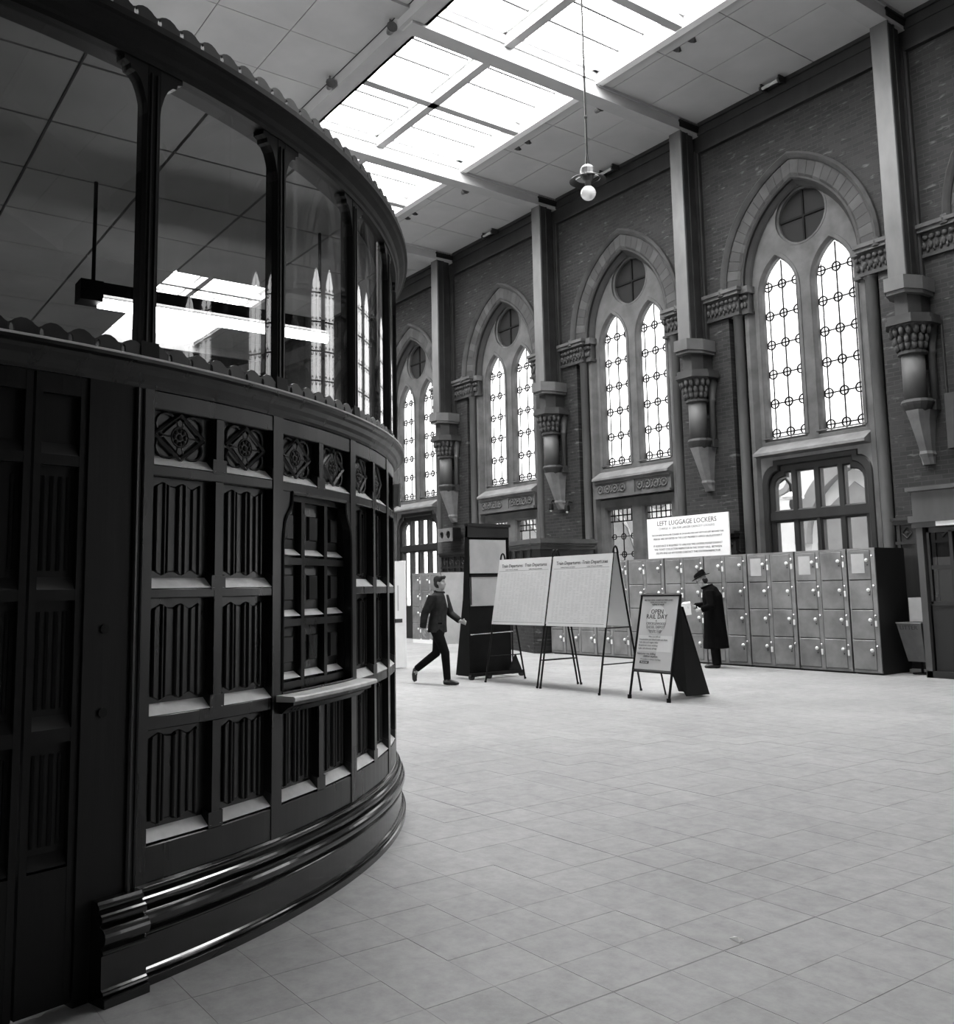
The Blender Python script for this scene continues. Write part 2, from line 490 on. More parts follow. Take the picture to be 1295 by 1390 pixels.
# expansion joints: dark strips in the two wide joints
add('joint_strip', MB().box(-2.6105, -2.6035, -1.5, W, -.002, -.0008).box(X0, 6, 3.6895, 3.6965, -.002, -.0008), 'ink_grey', floor)
add('ceiling_backing', MB().box(X0, X1, 12.36, W + .5, H + .02, H + .12).box(X0, X1, Y0, 8.30, H + .02, H + .12), 'ceiling_joint', ceiling, local=False)
def boards(xa, xb, ya, yb):
    g = .008
    key = (round(xb - xa, 3), round(yb - ya, 3))
    if key not in boards.c:
        boards.c[key] = setm(MB().box(g, xb - xa - g, g, yb - ya - g, 0, .03).mesh('ceiling_board'), 'ceiling_board')
    put('ceiling_board', boards.c[key], ceiling, loc=(xa, ya, 0))
boards.c = {}
for k in range(-5, 6):
    xr = post_x(k) - .16; xl = post_x(k + 1) + .16
    if xl < X0 - 1: continue
    for a in range(3):
        xa = xl + (xr - xl) * a / 3; xb = xl + (xr - xl) * (a + 1) / 3
        for ya, yb in ((12.36, 12.67), (12.67, 13.78), (13.78, W - .1)): boards(xa, xb, ya, yb)
        yy = 7.90
        boards(xa, xb, 7.97, 8.28)
        while yy > Y0 + .5:
            boards(xa, xb, yy - 1.33, yy); yy -= 1.33
for k in range(-5, 7):
    x = post_x(k)
    b = MB().box(x - .165, x + .165, 8.0, W, H - .27, H + .3)
    add('beam', b, 'beam_paint', ceiling, local=False)
    add('beam_flashing', MB().box(x - .20, x + .20, 12.3, W - .02, H - .06, H + .02).box(x - .19, x + .19, Y0, 8.0, H - .05, H + .02), 'beam_paint', ceiling, local=False)
add('edge_beam', MB().box(X0, X1, 7.93, 8.30, H - .22, H + .04).box(X0, X1, 8.24, 8.30, H - .22, H + .30), 'beam_paint', ceiling, local=False)
add('cornice_mould', MB().box(X0, X1, W - .10, W + .1, H - .07, H + .1).box(X0, X1, W - .05, W + .1, H - .62, H - .07)
    .box(X0, X1, W - .10, W + .1, H - .66, H - .60).box(X0, X1, W - .08, W + .1, H - .26, H - .20), 'wall_wood', ceiling, local=False)

# ---- roof lights, one frame per bay; solid boarding towards the right-hand end
for k in range(-5, -1):
    xr = post_x(k) - .16; xl = post_x(k + 1) + .16
    for a in range(3):
        for ya, yb in ((8.30, 9.62), (9.62, 10.95), (10.95, 12.27)): boards(xl + (xr - xl) * a / 3, xl + (xr - xl) * (a + 1) / 3, ya, yb)
add('ceiling_backing', MB().box(post_x(-1), X1, 8.2, 12.3, H + .02, H + .12), 'ceiling_joint', ceiling, local=False)
pane_me = {}
for k in range(-1, 5):
    xr = post_x(k) - .165; xl = post_x(k + 1) + .165; xm = (xl + xr) / 2
    sk = thing('window_%d' % (20 + k), 'roof light of white-framed obscured glass panes, %s' % (
        {0: 'nearest whole one above the hanging lamp', 1: 'second along, behind the hanging lamp rod', 2: 'third along, just above the ticket office cornice',
         3: 'fourth along, mostly behind the ticket office'}.get(k, 'past the top right of the picture' if k < 0 else 'farthest, wholly behind the ticket office')), 'skylight', (xm, 10.07, H), kind='structure')
    add('upstand', MB().box(xl, xr, 12.27, 12.35, H - .03, H + .30).box(xl, xr, 8.25, 8.33, H + .0, H + .30)
        .box(xl - .02, xl + .03, 8.3, 12.3, H + .03, H + .30).box(xr - .03, xr + .02, 8.3, 12.3, H + .03, H + .30), 'white_paint', sk, local=False)
    add('trim_board', MB().box(xl, xr, 12.24, 12.40, H - .035, H + .0), 'white_paint', sk, local=False)
    add('glazing_bar', MB().box(xl, xr, 9.98, 10.16, H - .02, H + .26), 'beam_paint', sk, local=False)
    add('glazing_bar', MB().box(xm - .09, xm + .09, 8.3, 12.3, H - .02, H + .26), 'beam_paint', sk, local=False)
    for xa, xb in ((xl, xm), (xm, xr)):
        for ya, yb in ((8.33, 10.07), (10.07, 12.27)):
            fr = MB().box(xa, xb, ya, ya + .13, H + .20, H + .30).box(xa, xb, yb - .13, yb, H + .20, H + .30).box(xa, xa + .1, ya, yb, H + .20, H + .30).box(xb - .1, xb, ya, yb, H + .20, H + .30)
            add('sash', fr, 'white_paint', sk, local=False)
            L = (xb - xa - .2)
            for i in range(3):
                key = (round(L, 3), round(yb - ya, 3))
                if key not in pane_me:
                    pane_me[key] = setm(MB().box(.012, L / 3 - .012, 0, yb - ya - .26, 0, .012).mesh('roof_pane'), 'roof_glass')
                put('roof_pane', pane_me[key], sk, loc=(xa + .1 + L / 3 * i - xm, ya + .13 - 10.07, .27))
            add('astragal', MB().box(xa + .1 + L / 3 - .02, xa + .1 + L / 3 + .02, ya, yb, H + .235, H + .268).box(xa + .1 + 2 * L / 3 - .02, xa + .1 + 2 * L / 3 + .02, ya, yb, H + .235, H + .268), 'post_dark', sk, local=False)

# ---- other walls
tag(add('wall_left', MB().box(X0 - .4, X0, Y0, W + .6, 0, H + .3), 'brick_end'), 'dark brick end wall of the hall behind the ticket office', 'wall', kind='structure')
tag(add('wall_right', MB().box(X1, X1 + .4, Y0, W + .6, 0, H + .3), 'brick_end'), 'dark brick end wall of the hall on the right', 'wall', kind='structure')
tag(add('wall_front', MB().box(X0, X1, Y0 - .4, Y0, 0, H + .3), 'brick'), 'dark brick wall of the hall behind the camera', 'wall', kind='structure')
FRONT_FILLS = [(k, bay_x(k)) for k in (-1, 0, 1)]

# ---- window wall
ZS = 7.46; E_ = 0.688
R_HOOD, R_V1, R_V0, R_IN = 2.468, 2.36, 2.02, 1.90
wall = thing('wall_back', 'tall dark brick wall pierced by pointed arched windows', 'wall', (0, W, 0), kind='structure')
A_W = R_V1 - E_ - .02
op = [(-A_W, -.0)] + [(x, z) for x, z in arch(R_V1 - .02, E_, ZS)] + [(A_W, 0.0)]
# wall bay outline runs round the opening (open at the floor)
HB = BAY / 2
bay_me = setm(plate([(-HB, 0), (-HB, H + .3), (HB, H + .3), (HB, 0)] + list(reversed(op)), [], 0, .5), 'brick')
def _fix(): pass
for k in BAYS: put('brick_bay', bay_me, wall, loc=(bay_x(k), 0, 0))
for xa, xb in ((X0, bay_x(4) - HB), (bay_x(-4) + HB, X1)):
    if xb - xa > .05: add('brick_bay', MB().box(xa, xb, W, W + .5, 0, H + .3), 'brick', wall, local=False)

# shared meshes of a window bay (local origin at the bay centre on the wall face)
def lancet(cx, w, zb, zs, rise, n=9):
    r = (w * w + rise * rise) / (2 * w); e = r - w
    return [(cx - w, zb)] + [(cx + x, z) for x, z in arch(r, e, zs, n)] + [(cx + w, zb)]
LW, LZB, LZS, LRISE = .415, 4.30, 7.20, .73
LC = .605
def l_half(z):
    if z <= LZS: return LW
    r = (LW * LW + LRISE * LRISE) / (2 * LW); e = r - LW
    return max(0.0, math.sqrt(max(0, r * r - (z - LZS) ** 2)) - e)
tr_out = [(-1.30, 4.0)] + arch(1.97, E_, ZS) + [(1.30, 4.0)]
tracery_me = setm(plate(tr_out, [lancet(-LC, LW, LZB, LZS, LRISE), lancet(LC, LW, LZB, LZS, LRISE), circle(0, 8.62, .53)], .22, .46, .07), 'stone')
fillet_me = setm(plate(lancet(-LC, LW + .11, LZB - .0, LZS, LRISE + .13), [lancet(-LC, LW + .045, LZB + .02, LZS, LRISE + .05)], .20, .26), 'stone')
fillet_me2 = fillet_me.copy()
for v in fillet_me2.vertices: v.co.x += 2 * LC
ocring_me = setm(plate(circle(0, 8.62, .60), [circle(0, 8.62, .56)], .212, .26), 'stone')
hood = MB(); arch_sweep(hood, [(R_HOOD, .05), (R_HOOD, -.07), (R_HOOD - .05, -.12), (R_HOOD - .10, -.07), (R_V1 - .02, -.03), (R_V1 - .02, .05)], E_, ZS)
hood.lathe([(.0, -.12), (.09, -.08), (.1, 0), (.07, .08), (0, .1)], (-(R_HOOD - .06 - E_), -.08, ZS - .02), 8).lathe([(.0, -.12), (.09, -.08), (.1, 0), (.07, .08), (0, .1)], (R_HOOD - .06 - E_, -.08, ZS - .02), 8)
hood_me = setm(hood.mesh('hood_mould'), 'stone_mid')
sof = MB(); arch_sweep(sof, [(R_V0 + .01, .02), (R_V0 - .03, -.0), (R_V0 - .06, .03), (R_V0 - .05, .10), (R_IN, .16), (R_IN - .03, .20), (R_IN + .0, .24), (R_IN - .01, .45), (R_V0 + .01, .45)], E_, ZS)
soffit_me = setm(sof.mesh('arch_soffit'), 'stone_dark')
vous = []
NV = 14
for i in range(NV):
    for sg in (1, -1):
        v = MB(); arch_sweep(v, [(R_V1 - .015, .30), (R_V1 - .015, .0), (R_V1 - .05, -.012), (R_V0 + .05, -.012), (R_V0 + .0, .02), (R_V0 + .0, .30)], E_, ZS, i / NV + .0012, (i + 1) / NV - .0012, 2, (sg,))
        vous.append(setm(v.mesh('voussoir'), 'stone_mid' if i % 3 == 1 else 'stone_dark'))
def shaft_mesh(c, r, z0, z1, y):
    return MB().lathe([(r * 1.5, z0), (r * 1.5, z0 + .12), (r * 1.25, z0 + .16), (r * 1.3, z0 + .2), (r, z0 + .24), (r, z1 - .06), (r * 1.25, z1 - .04), (r * 1.25, z1)], (c, y, 0), 12)
shaft_me = {s: setm(shaft_mesh(s * 1.47, .105, 0, 6.92, .08).mesh('nook_shaft', True), 'marble_shaft') for s in (-1, 1)}
jamb_me = {s: setm(MB().add([(s * 1.33, .26, 0), (s * 1.33, .10, 0), (s * 1.24, .10, 0), (s * 1.14, .26, 0), (s * 1.33, .26, 7.0), (s * 1.33, .10, 7.0), (s * 1.24, .10, 7.0), (s * 1.14, .26, 7.0)],
           [(0, 1, 2, 3), (4, 5, 6, 7), (0, 1, 5, 4), (1, 2, 6, 5), (2, 3, 7, 6), (3, 0, 4, 7)]).mesh('jamb'), 'stone') for s in (-1, 1)}
back_me = {s: setm(MB().box(s * 1.28, s * 1.75, .24, .5, 0, 7.5).mesh('jamb_backing'), 'brick') for s in (-1, 1)}
imp_me, leaf_me, abac_me = {}, {}, {}
for s in (-1, 1):
    a, b = 1.36, HB - .14
    b_ = MB().box(s * a, s * b, -.03, .2, 6.90, 7.33).box(s * 1.18, s * a, .06, .3, 6.90, 7.33).box(s * (a - .03), s * b, -.07, .1, 6.90, 6.96).box(s * 1.16, s * 1.36, .02, .3, 6.90, 6.96)
    imp_me[s] = setm(b_.mesh('impost_frieze'), 'stone_dark')
    c_ = MB().box(s * (a - .05), s * b, -.13, .2, 7.33, 7.40).box(s * (a - .08), s * b, -.17, .2, 7.40, 7.47).box(s * 1.14, s * a, -.02, .3, 7.33, 7.47)
    abac_me[s] = setm(c_.mesh('abacus'), 'stone')
    l_ = MB(); rr = random.Random(3)
    for i in range(7):
        x = a + .06 + i * (b - a - .1) / 6.5
        l_.ball((s * x, -.05, 7.24), (.055, .05, .05), 6, 4).ball((s * (x + .03), -.045, 7.10), (.045, .045, .07), 6, 4).ball((s * (x - .03), -.045, 7.03), (.025, .03, .05), 6, 4)
    for i in range(2):
        l_.ball((s * (1.24 + i * .09), .03, 7.24), (.05, .05, .05), 6, 4).ball((s * (1.25 + i * .08), .04, 7.09), (.04, .04, .07), 6, 4)
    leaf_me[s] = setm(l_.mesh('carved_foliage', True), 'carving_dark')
sill_me = setm(MB().add([(-1.2, .46, LZB + .02), (1.2, .46, LZB + .02), (1.2, -.05, 4.0), (-1.2, -.05, 4.0), (1.2, -.05, 3.95), (-1.2, -.05, 3.95), (1.2, .46, 3.9), (-1.2, .46, 3.9)],
    [(0, 1, 2, 3), (3, 2, 4, 5), (5, 4, 6, 7), (0, 7, 6, 1), (0, 3, 5, 7), (1, 6, 4, 2)]).mesh('window_sill'), 'stone_pale')
# leaded lights
bars = [4.42 + .6 * i for i in range(6)]
edges_z = [LZB] + bars + [LZS + LRISE]
pane_set = []
for i in range(len(edges_z) - 1):
    za, zb = edges_z[i] + .008, edges_z[i + 1] - .008
    for sg in (-1, 1):
        zz = [za + (zb - za) * t / 6 for t in range(7)] if zb > LZS else [za, zb]
        poly = [(sg * .008, za)] + [(sg * max(.009, l_half(z) + .03 * (z <= LZS)), z) for z in zz] + ([(sg * .008, zb)] if l_half(zb) > .02 else [])
        if sg < 0: poly = list(reversed(poly))
        pane_set.append(setm(MB().prism(poly, .40, .408).mesh('glass_pane'), 'window_glass'))
lat = MB()
for z in bars:
    hw = l_half(z)
    lat.box(-hw, hw, .385, .40, z - .014, z + .014)
    lat.ring((0, .39, z), .085, .014)
    if hw > .38:
        for sg in (-1, 1): lat.ring((sg * .325, .39, z), .09, .013, seg=12)
lat.box(-.014, .014, .385, .40, LZB, LZS + LRISE - .02)
for sg in (-1, 1): lat.box(sg * .325 - .012, sg * .325 + .012, .385, .40, LZB, LZS + .35)
lattice_me = setm(lat.mesh('lead_lattice'), 'lead')
oc_me = setm(MB().prism(circle(0, 8.62, .56), .36, .37).mesh('oculus_pane'), 'oculus_glass')
occ_me = setm(MB().box(-.02, .02, .33, .37, 8.08, 9.16).box(-.54, .54, .33, .37, 8.60, 8.64).mesh('oculus_bar'), 'lead')
# lower panel, type 1: pair of short lights below a carved frieze
fr_me = setm(MB().box(-1.2, 1.2, .05, .4, 3.54, 3.93).box(-1.2, 1.2, 0, .1, 3.52, 3.58).box(-1.2, 1.2, 0, .1, 3.88, 3.95).box(-.12, .12, .02, .2, 3.58, 3.88).mesh('carved_frieze'), 'stone')
fc = MB()
for s in (-1, 1):
    for i in range(4):
        x = s * .64 - .37 + i * .245
        fc.ring((x, .045, 3.73), .085, .018, seg=10).ball((x, .04, 3.73), (.04, .03, .045), 6, 4)
        if i < 3: fc.ball((x + .122, .04, 3.80), (.03, .025, .03), 5, 4).ball((x + .122, .04, 3.66), (.03, .025, .03), 5, 4)
fcar_me = setm(fc.mesh('frieze_carving', True), 'carving')
lwin_me = setm(plate([(-1.3, .0), (-1.3, 3.54), (1.3, 3.54), (1.3, 0)], [[(s * .6 - .40, 1.0), (s * .6 - .40, 3.26), (s * .6 + .40, 3.26), (s * .6 + .40, 1.0)] for s in (-1, 1)], .2, .45, .05), 'stone')
lw_pane = setm(MB().box(-.42, .42, .36, .368, .98, 3.28).mesh('glass_pane'), 'clear_glass')
lp = MB()
for x in (-.28, -.14, 0, .14, .28): lp.box(x - .012, x + .012, .345, .36, 2.98 if x else 1.0, 3.26)
for x in (-.34, .34): lp.box(x - .006, x + .006, .345, .36, 1.0, 3.26)
for z in (3.12, 2.98): lp.box(-.4, .4, .345, .36, z - .014, z + .014)
for z in (2.62, 2.2, 1.8, 1.4): lp.box(-.4, .4, .345, .36, z - .009, z + .009).ring((0, .352, z), .07, .01, seg=10)
for z in (2.62, 2.2, 1.8, 1.4):
    for s in (-1, 1): lp.ring((s * .3, .352, z), .06, .01, seg=10)
lwlat_me = setm(lp.mesh('lead_lattice'), 'lead')
# lower panel, type 2: glazed timber doorway with a shouldered head
def shoulder(w, zt, c=.34, st=.10):
    L = [(-w, 0), (-w, zt - c - st)]
    for i in range(1, 7):
        t = PI - (PI / 2) * i / 6
        L.append((-w + c * .8 + c * .8 * math.cos(t), zt - c - st + c * math.sin(t)))
    L += [(-w + c * .8, zt)]
    return L + [(-x, z) for x, z in reversed(L)]
dsp_me = setm(plate([(-1.32, 0), (-1.32, 3.96), (1.32, 3.96), (1.32, 0)] + list(reversed([(x, z) for x, z in shoulder(1.16, 3.84)])), [], .18, .5), 'stone_pale')
def dpane(s, i, z0, z1, top):
    xa, xb = ((.07, .43), (.57, .95))[i]
    if i == 1 and top:
        L = [(xa, z0), (xb, z0), (xb, z1 - .26)] + [(xb - .2 + .2 * math.cos(t), z1 - .26 + .18 * math.sin(t)) for t in (PI / 6, PI / 3, PI / 2)] + [(xa + .12, z1 - .08), (xa + .12, z1), (xa, z1)]
    else: L = [(xa, z0), (xb, z0), (xb, z1), (xa, z1)]
    return [(s * x, z) for x, z in L] if s > 0 else [(-x, z) for x, z in reversed(L)]
dh = [dpane(s, i, 2.88, 3.60, True) for s in (-1, 1) for i in (0, 1)] + [dpane(s, i, 1.0, 2.63, False) for s in (-1, 1) for i in (0, 1)]
dframe_me = setm(plate(shoulder(1.18, 3.85), dh, .24, .40, .025), 'wall_wood')
dmould_me = setm(plate(shoulder(1.19, 3.86)[0:], [[(x, max(z, .02)) for x, z in shoulder(1.06, 3.74)]], .16, .26, .02), 'wall_wood')
dpane_me = [setm(MB().prism(p, .31, .318).mesh('door_pane'), 'clear_glass') for p in dh]
dbar_me = setm(MB().box(-1.05, 1.05, .20, .3, 2.68, 2.83).box(-.03, .03, .21, .3, .1, 2.68).mesh('transom'), 'wall_wood')
names = {0: 'above the locker row on the right, over a glazed doorway', 1: 'above the LEFT LUGGAGE LOCKERS sign', 2: 'above the departures boards, over a panelled kiosk', 3: 'farthest visible one, beside the ticket office',
         -1: 'at the right edge of the picture', 4: 'hidden behind the ticket office', -2: 'first one past the right edge', -3: 'second one past the right edge', -4: 'third one past the right edge'}
wn = 0
for k in BAYS:
    wn += 1
    w = thing('window_%d' % wn, 'pair of leaded lancets in a banded pointed arch, ' + names[k], 'window', (bay_x(k), W, 0), kind='structure')
    put('tracery', tracery_me, w)
    put('lancet_moulding', fillet_me, w); put('lancet_moulding', fillet_me2, w); put('oculus_moulding', ocring_me, w)
    put('hood_mould', hood_me, w); put('arch_soffit', soffit_me, w)
    for v in vous: put('voussoir', v, w)
    put('sill', sill_me, w)
    for s in (-1, 1):
        put('nook_shaft', shaft_me[s], w); put('jamb', jamb_me[s], w); put('jamb_backing', back_me[s], w)
        f = put('impost', imp_me[s], w); put('abacus', abac_me[s], f); tag(put('carved_foliage', leaf_me[s], f), kind='stuff')
        for p in pane_set: put('glass_pane', p, w, loc=(s * LC, 0, 0))
        put('lead_lattice', lattice_me, w, loc=(s * LC, 0, 0))
    put('oculus_pane', oc_me, w); put('oculus_bar', occ_me, w)
    if k in (0, 3):
        d = thing('door_%d' % (1 if k == 0 else 2), 'dark timber doorway glazed with small panes, ' + ('behind the right end of the lockers' if k == 0 else 'at the far end beyond the walking person'), 'door', (bay_x(k), W, 0), kind='structure')
        put('spandrel', dsp_me, d); put('door_frame', dframe_me, d); put('door_moulding', dmould_me, d); put('transom', dbar_me, d)
        for p in dpane_me: put('pane', p, d)
    else:
        put('carved_frieze', fr_me, w); tag(put('frieze_carving', fcar_me, w), kind='stuff'); put('lower_surround', lwin_me, w)
        for s in (-1, 1):
            put('lower_pane', lw_pane, w, loc=(s * .6, 0, 0)); put('lower_lattice', lwlat_me, w, loc=(s * .6, 0, 0))

# ---- added fill lights shaped as lancets, unseen in the opposite wall
fpane_me = setm(MB().prism(lancet(0, .46, LZB, LZS, LRISE), 0, .01).mesh('front_fill_pane'), 'front_fill_glass')
fsur_me = setm(plate([(-1.4, 4.0), (-1.4, 8.4), (1.4, 8.4), (1.4, 4.0)], [lancet(-.7, .44, LZB, LZS, LRISE), lancet(.7, .44, LZB, LZS, LRISE)], .0, .12, .03), 'stone')
for n, (k, x_) in enumerate(FRONT_FILLS):
    w = thing('window_%d' % (30 + n), 'added pair of lancet-shaped fill lights in the wall behind the camera, ' + ('nearest the camera', 'middle pair', 'farthest pair')[n], 'window', (x_, Y0 + .02, 0), kind='structure')  # window_30 to window_32 are added fill lights, not windows of the hall
    put('front_fill_surround', fsur_me, w)
    for s in (-.7, .7): put('front_fill_pane', fpane_me, w, loc=(s, .02, 0))

# ---- timber posts on carved corbels between the bays
pm = {}
pm['post_front'] = setm(MB().bbox(-.16, .16, -.62, -.57, 6.5, H - .12, .010).mesh('post'), 'post_paint')
pm['post_bead'] = setm(MB().box(-.135, .135, -.57, -.40, 6.5, H - .1).box(-.15, .15, -.40, -.36, 6.5, H - .1).box(-.10, .10, -.38, -.16, 5.9, H - .1).mesh('bead'), 'post_dark')  # post sides: their shade is put into the dark colour
pm['wall_strip'] = setm(MB().box(-.17, .17, -.08, .02, 5.86, H - .6).box(-.125, .125, -.12, .0, 5.86, H - .6).box(-.06, .06, -.17, .0, 5.86, H - .6).mesh('wall_strip'), 'post_dark')
pm['head'] = setm(MB().box(-.18, .18, -.64, .0, H - .20, H - .08).box(-.2, .2, -.66, .0, H - .10, H - .02).mesh('head'), 'iron')
def octo(w, d, y=-.02): return [(-w, y), (-w, -d * .55), (-w * .55, -d), (w * .55, -d), (w, -d * .55), (w, y)]
pm['bracket'] = setm(MB().hprism(octo(.32, .74), 6.27, 6.50).hprism(octo(.29, .70), 6.21, 6.27).mesh('bracket'), 'post_paint')
pm['neck'] = setm(MB().hprism(octo(.21, .55), 5.84, 6.22).mesh('neck'), 'post_dark')
SX, SY = 0.0, -.30
cap = MB().lathe([(.19, 5.20), (.235, 5.22), (.235, 5.26), (.20, 5.29), (.22, 5.42), (.27, 5.58), (.34, 5.70)], (SX, SY, 0), 14)
cap.hprism(octo(.40, .68), 5.70, 5.78).hprism(octo(.37, .65), 5.78, 5.86)
pm['capital'] = setm(cap.mesh('capital'), 'stone_dark')
lf = MB()
for ring_, (zz, rr_, n_) in enumerate(((5.60, .31, 9), (5.46, .26, 8), (5.36, .235, 8))):
    for i in range(n_):
        t = -PI * .02 - PI * .96 * i / (n_ - 1)
        lf.ball((SX + rr_ * math.cos(t), SY + rr_ * math.sin(t), zz), (.05, .05, .085), 6, 4)
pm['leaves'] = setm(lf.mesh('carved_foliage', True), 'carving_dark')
pm['column'] = setm(MB().lathe([(.185, 4.44), (.185, 5.20)], (SX, SY, 0), 16).mesh('column', True), 'marble_shaft')
pm['minor'] = {s: setm(MB().lathe([(.065, 4.44), (.065, 5.22), (.085, 5.24), (.085, 5.28), (.07, 5.30), (.12, 5.62), (.13, 5.72)], (SX + s * .20, -.07, 0), 10).mesh('minor_shaft', True), 'marble_shaft') for s in (-1, 1)}
pm['ring'] = setm(MB().lathe([(.17, 4.24), (.21, 4.29), (.25, 4.36), (.265, 4.40), (.24, 4.45), (.19, 4.46)], (SX, SY + .04, 0), 14).box(-.26, .26, -.16, .02, 4.27, 4.44).mesh('corbel_ring'), 'stone_dark')
cb = MB()
for i, (z, w_, d_) in enumerate(((4.27, .20, .50), (3.95, .165, .40), (3.60, .13, .26), (3.38, .10, .14))):
    pass
prev = None
sec = [(4.27, .20, .46), (4.1, .155, .40), (3.85, .125, .30), (3.60, .105, .20), (3.55, .12, .2), (3.50, .105, .17), (3.38, .10, .10)]
for z, w_, d_ in sec:
    n0 = len(cb.v); cb.v += [(x, y, z) for x, y in octo(w_, d_, .02)]
    if prev is not None:
        for i in range(6): cb.f.append((prev + i, prev + (i + 1) % 6, n0 + (i + 1) % 6, n0 + i))
    prev = n0
cb.f.append(tuple(range(6))); cb.f.append(tuple(prev + i for i in range(6)))
pm['corbel'] = setm(cb.mesh('corbel'), 'stone_pale')
for n, k in enumerate(range(-3, 5)):
    desc = {0: 'right of the nearest window, by the end of the lockers', 1: 'above the stooping person at the lockers', 2: 'above the departures boards', 3: 'above the loudspeaker box', 4: 'behind the ticket office'}.get(k, ['first', 'second', 'third'][(-k - 1) % 3] + ' past the right edge')
    t = thing('trim_%d' % (n + 1), 'painted roof post on a carved capital and tapering stone corbel, ' + desc, 'roof post', (post_x(k), W, 0), kind='structure')
    put('post', pm['post_front'], t); put('bead', pm['post_bead'], t); put('wall_strip', pm['wall_strip'], t); put('post_head', pm['head'], t)
    put('bracket', pm['bracket'], t); put('neck', pm['neck'], t)
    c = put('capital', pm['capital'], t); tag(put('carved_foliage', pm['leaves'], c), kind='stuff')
    put('column', pm['column'], t); put('corbel_ring', pm['ring'], t); put('corbel', pm['corbel'], t)
    for s in (-1, 1): put('minor_shaft', pm['minor'][s], t)

# ---- timber dado on the piers
dm = MB().box(-.62, .62, -.06, 0, 0, 2.40).box(-.66, .66, -.14, 0, 2.40, 2.47).box(-.68, .68, -.18, 0, 2.47, 2.52).box(-.66, .66, -.10, 0, 2.07, 2.12).box(-.62, .62, -.09, 0, 0, .2)
for x in (-.60, -.31, 0, .31, .60): dm.box(x - .03, x + .03, -.09, 0, 0, 2.40)
dado_me = setm(dm.mesh('dado'), 'wall_wood')
dd = MB()
for x in (-.455, -.155, .155, .455):
    for a in range(4):
        t = a * PI / 2
        c, s_ = math.cos(t), math.sin(t)
        p, q = (x + .09 * c, 2.26 + .09 * s_), (x - .09 * s_, 2.26 + .09 * c)
        dd.tube([(p[0], -.075, p[1]), (q[0], -.075, q[1])], .012, 4)
    dd.ball((x, -.065, 2.26), (.03, .02, .03), 6, 4)
ddia_me = setm(dd.mesh('dado_diamonds'), 'stone_dark')
for n, k in enumerate(range(-2, 5)):
    o = put('trim_%d' % (20 + n), dado_me, loc=(post_x(k), W, 0))
    desc = {0: 'right of the lockers beside the kiosk', 1: 'behind the lockers below the sign', 2: 'behind the panelled kiosk', 3: 'below the loudspeaker box', 4: 'hidden behind the ticket office'}.get(k, ['first', 'second', 'third'][(-k - 1) % 3] + ' past the right edge')
    tag(o, 'dark timber dado with a moulded cap and carved diamonds, ' + desc, 'dado', kind='structure')
    put('diamond_carving', ddia_me, o)

# ---- what shows through the ground-floor glass: platform and station range outside
out = tag(add('ground_outside', MB().box(X0, X1, W + .55, W + 30, -.3, -.02), 'outside_ground'), 'pale paved platform outside the windows', 'pavement', kind='structure')
ob = thing('station_range', 'pale stone building with pointed arches seen through the door panes', 'building', (-14, W + 9, 0))
add('facade', MB().box(X0, -1, W + 9, W + 9.5, 0, 9), 'outside_stone', ob, local=False)
for i in range(6):
    xc = -30 + i * 5.0
    a_ = MB(); arch_sweep(a_, [(2.6, -.3), (2.6, .1), (2.2, .1), (2.2, -.3)], .7, 2.6)
    o = add('stone_arch', a_, 'outside_dark', ob); o.location = (xc + 14, 0, 0)
    o = add('doorway', MB().prism([(-1.3, 0), (1.3, 0), (1.3, 2.6), (.9, 3.6), (0, 4.3), (-.9, 3.6), (-1.3, 2.6)], -.05, .1), 'outside_dark', ob); o.location = (xc + 14, 0, 0)
    r_ = MB().ring((0, -.05, 4.6), .4, .08); o = add('roundel', r_, 'outside_dark', ob); o.location = (xc + 16.5, 0, 0)
lb = thing('platform_lamp', 'bracket lamp with a broad shade seen through the left door pane', 'lamp', (-13.05, W + 2.6, 2.2))
add('pole', MB().tube([(0, 0, -2.2), (0, 0, 1.15), (.1, 0, 1.5), (.3, 0, 1.6), (.42, 0, 1.45), (.44, 0, 1.25)], .035, 8), 'iron', lb)
add('shade', MB().lathe([(.03, 1.28), (.10, 1.25), (.26, 1.16), (.26, 1.12), (.06, 1.1)], (.44, 0, 0), 14), 'enamel_white', lb)
add('globe', MB().ball((.44, 0, 1.0), (.07, .07, .13), 10, 6), 'lamp_metal', lb)

# ================================================================== CURVED TICKET OFFICE
R = 4.089
BC = Vector((-7.665, -.162, 0))
office = thing('ticket_office', 'curved dark oak ticket office with linenfold panels and a glazed upper stage', 'ticket office', BC)
TH0, PITCH_ = 18.2, 5.42
def th(i): return TH0 + PITCH_ * i
NCOL = 9
TH_END = th(NCOL)
def P(t, r, z): return (r * math.cos(rad(t)), r * math.sin(rad(t)), z)
def cseg(t0, t1, r0, r1, z0, z1, n=None):
    mb = MB(); n = n or max(1, int(abs(t1 - t0) / 1.4) + 1)
    return mb.arc_sweep([(r0, z0), (r1, z0), (r1, z1), (r0, z1)], t0, t1, n)
# rows: (bottom of panel, top of panel)
ROWS = [(2.01, 2.21), (1.51, 1.94), (1.01, 1.44), (.53, .93)]
RP = R - .045
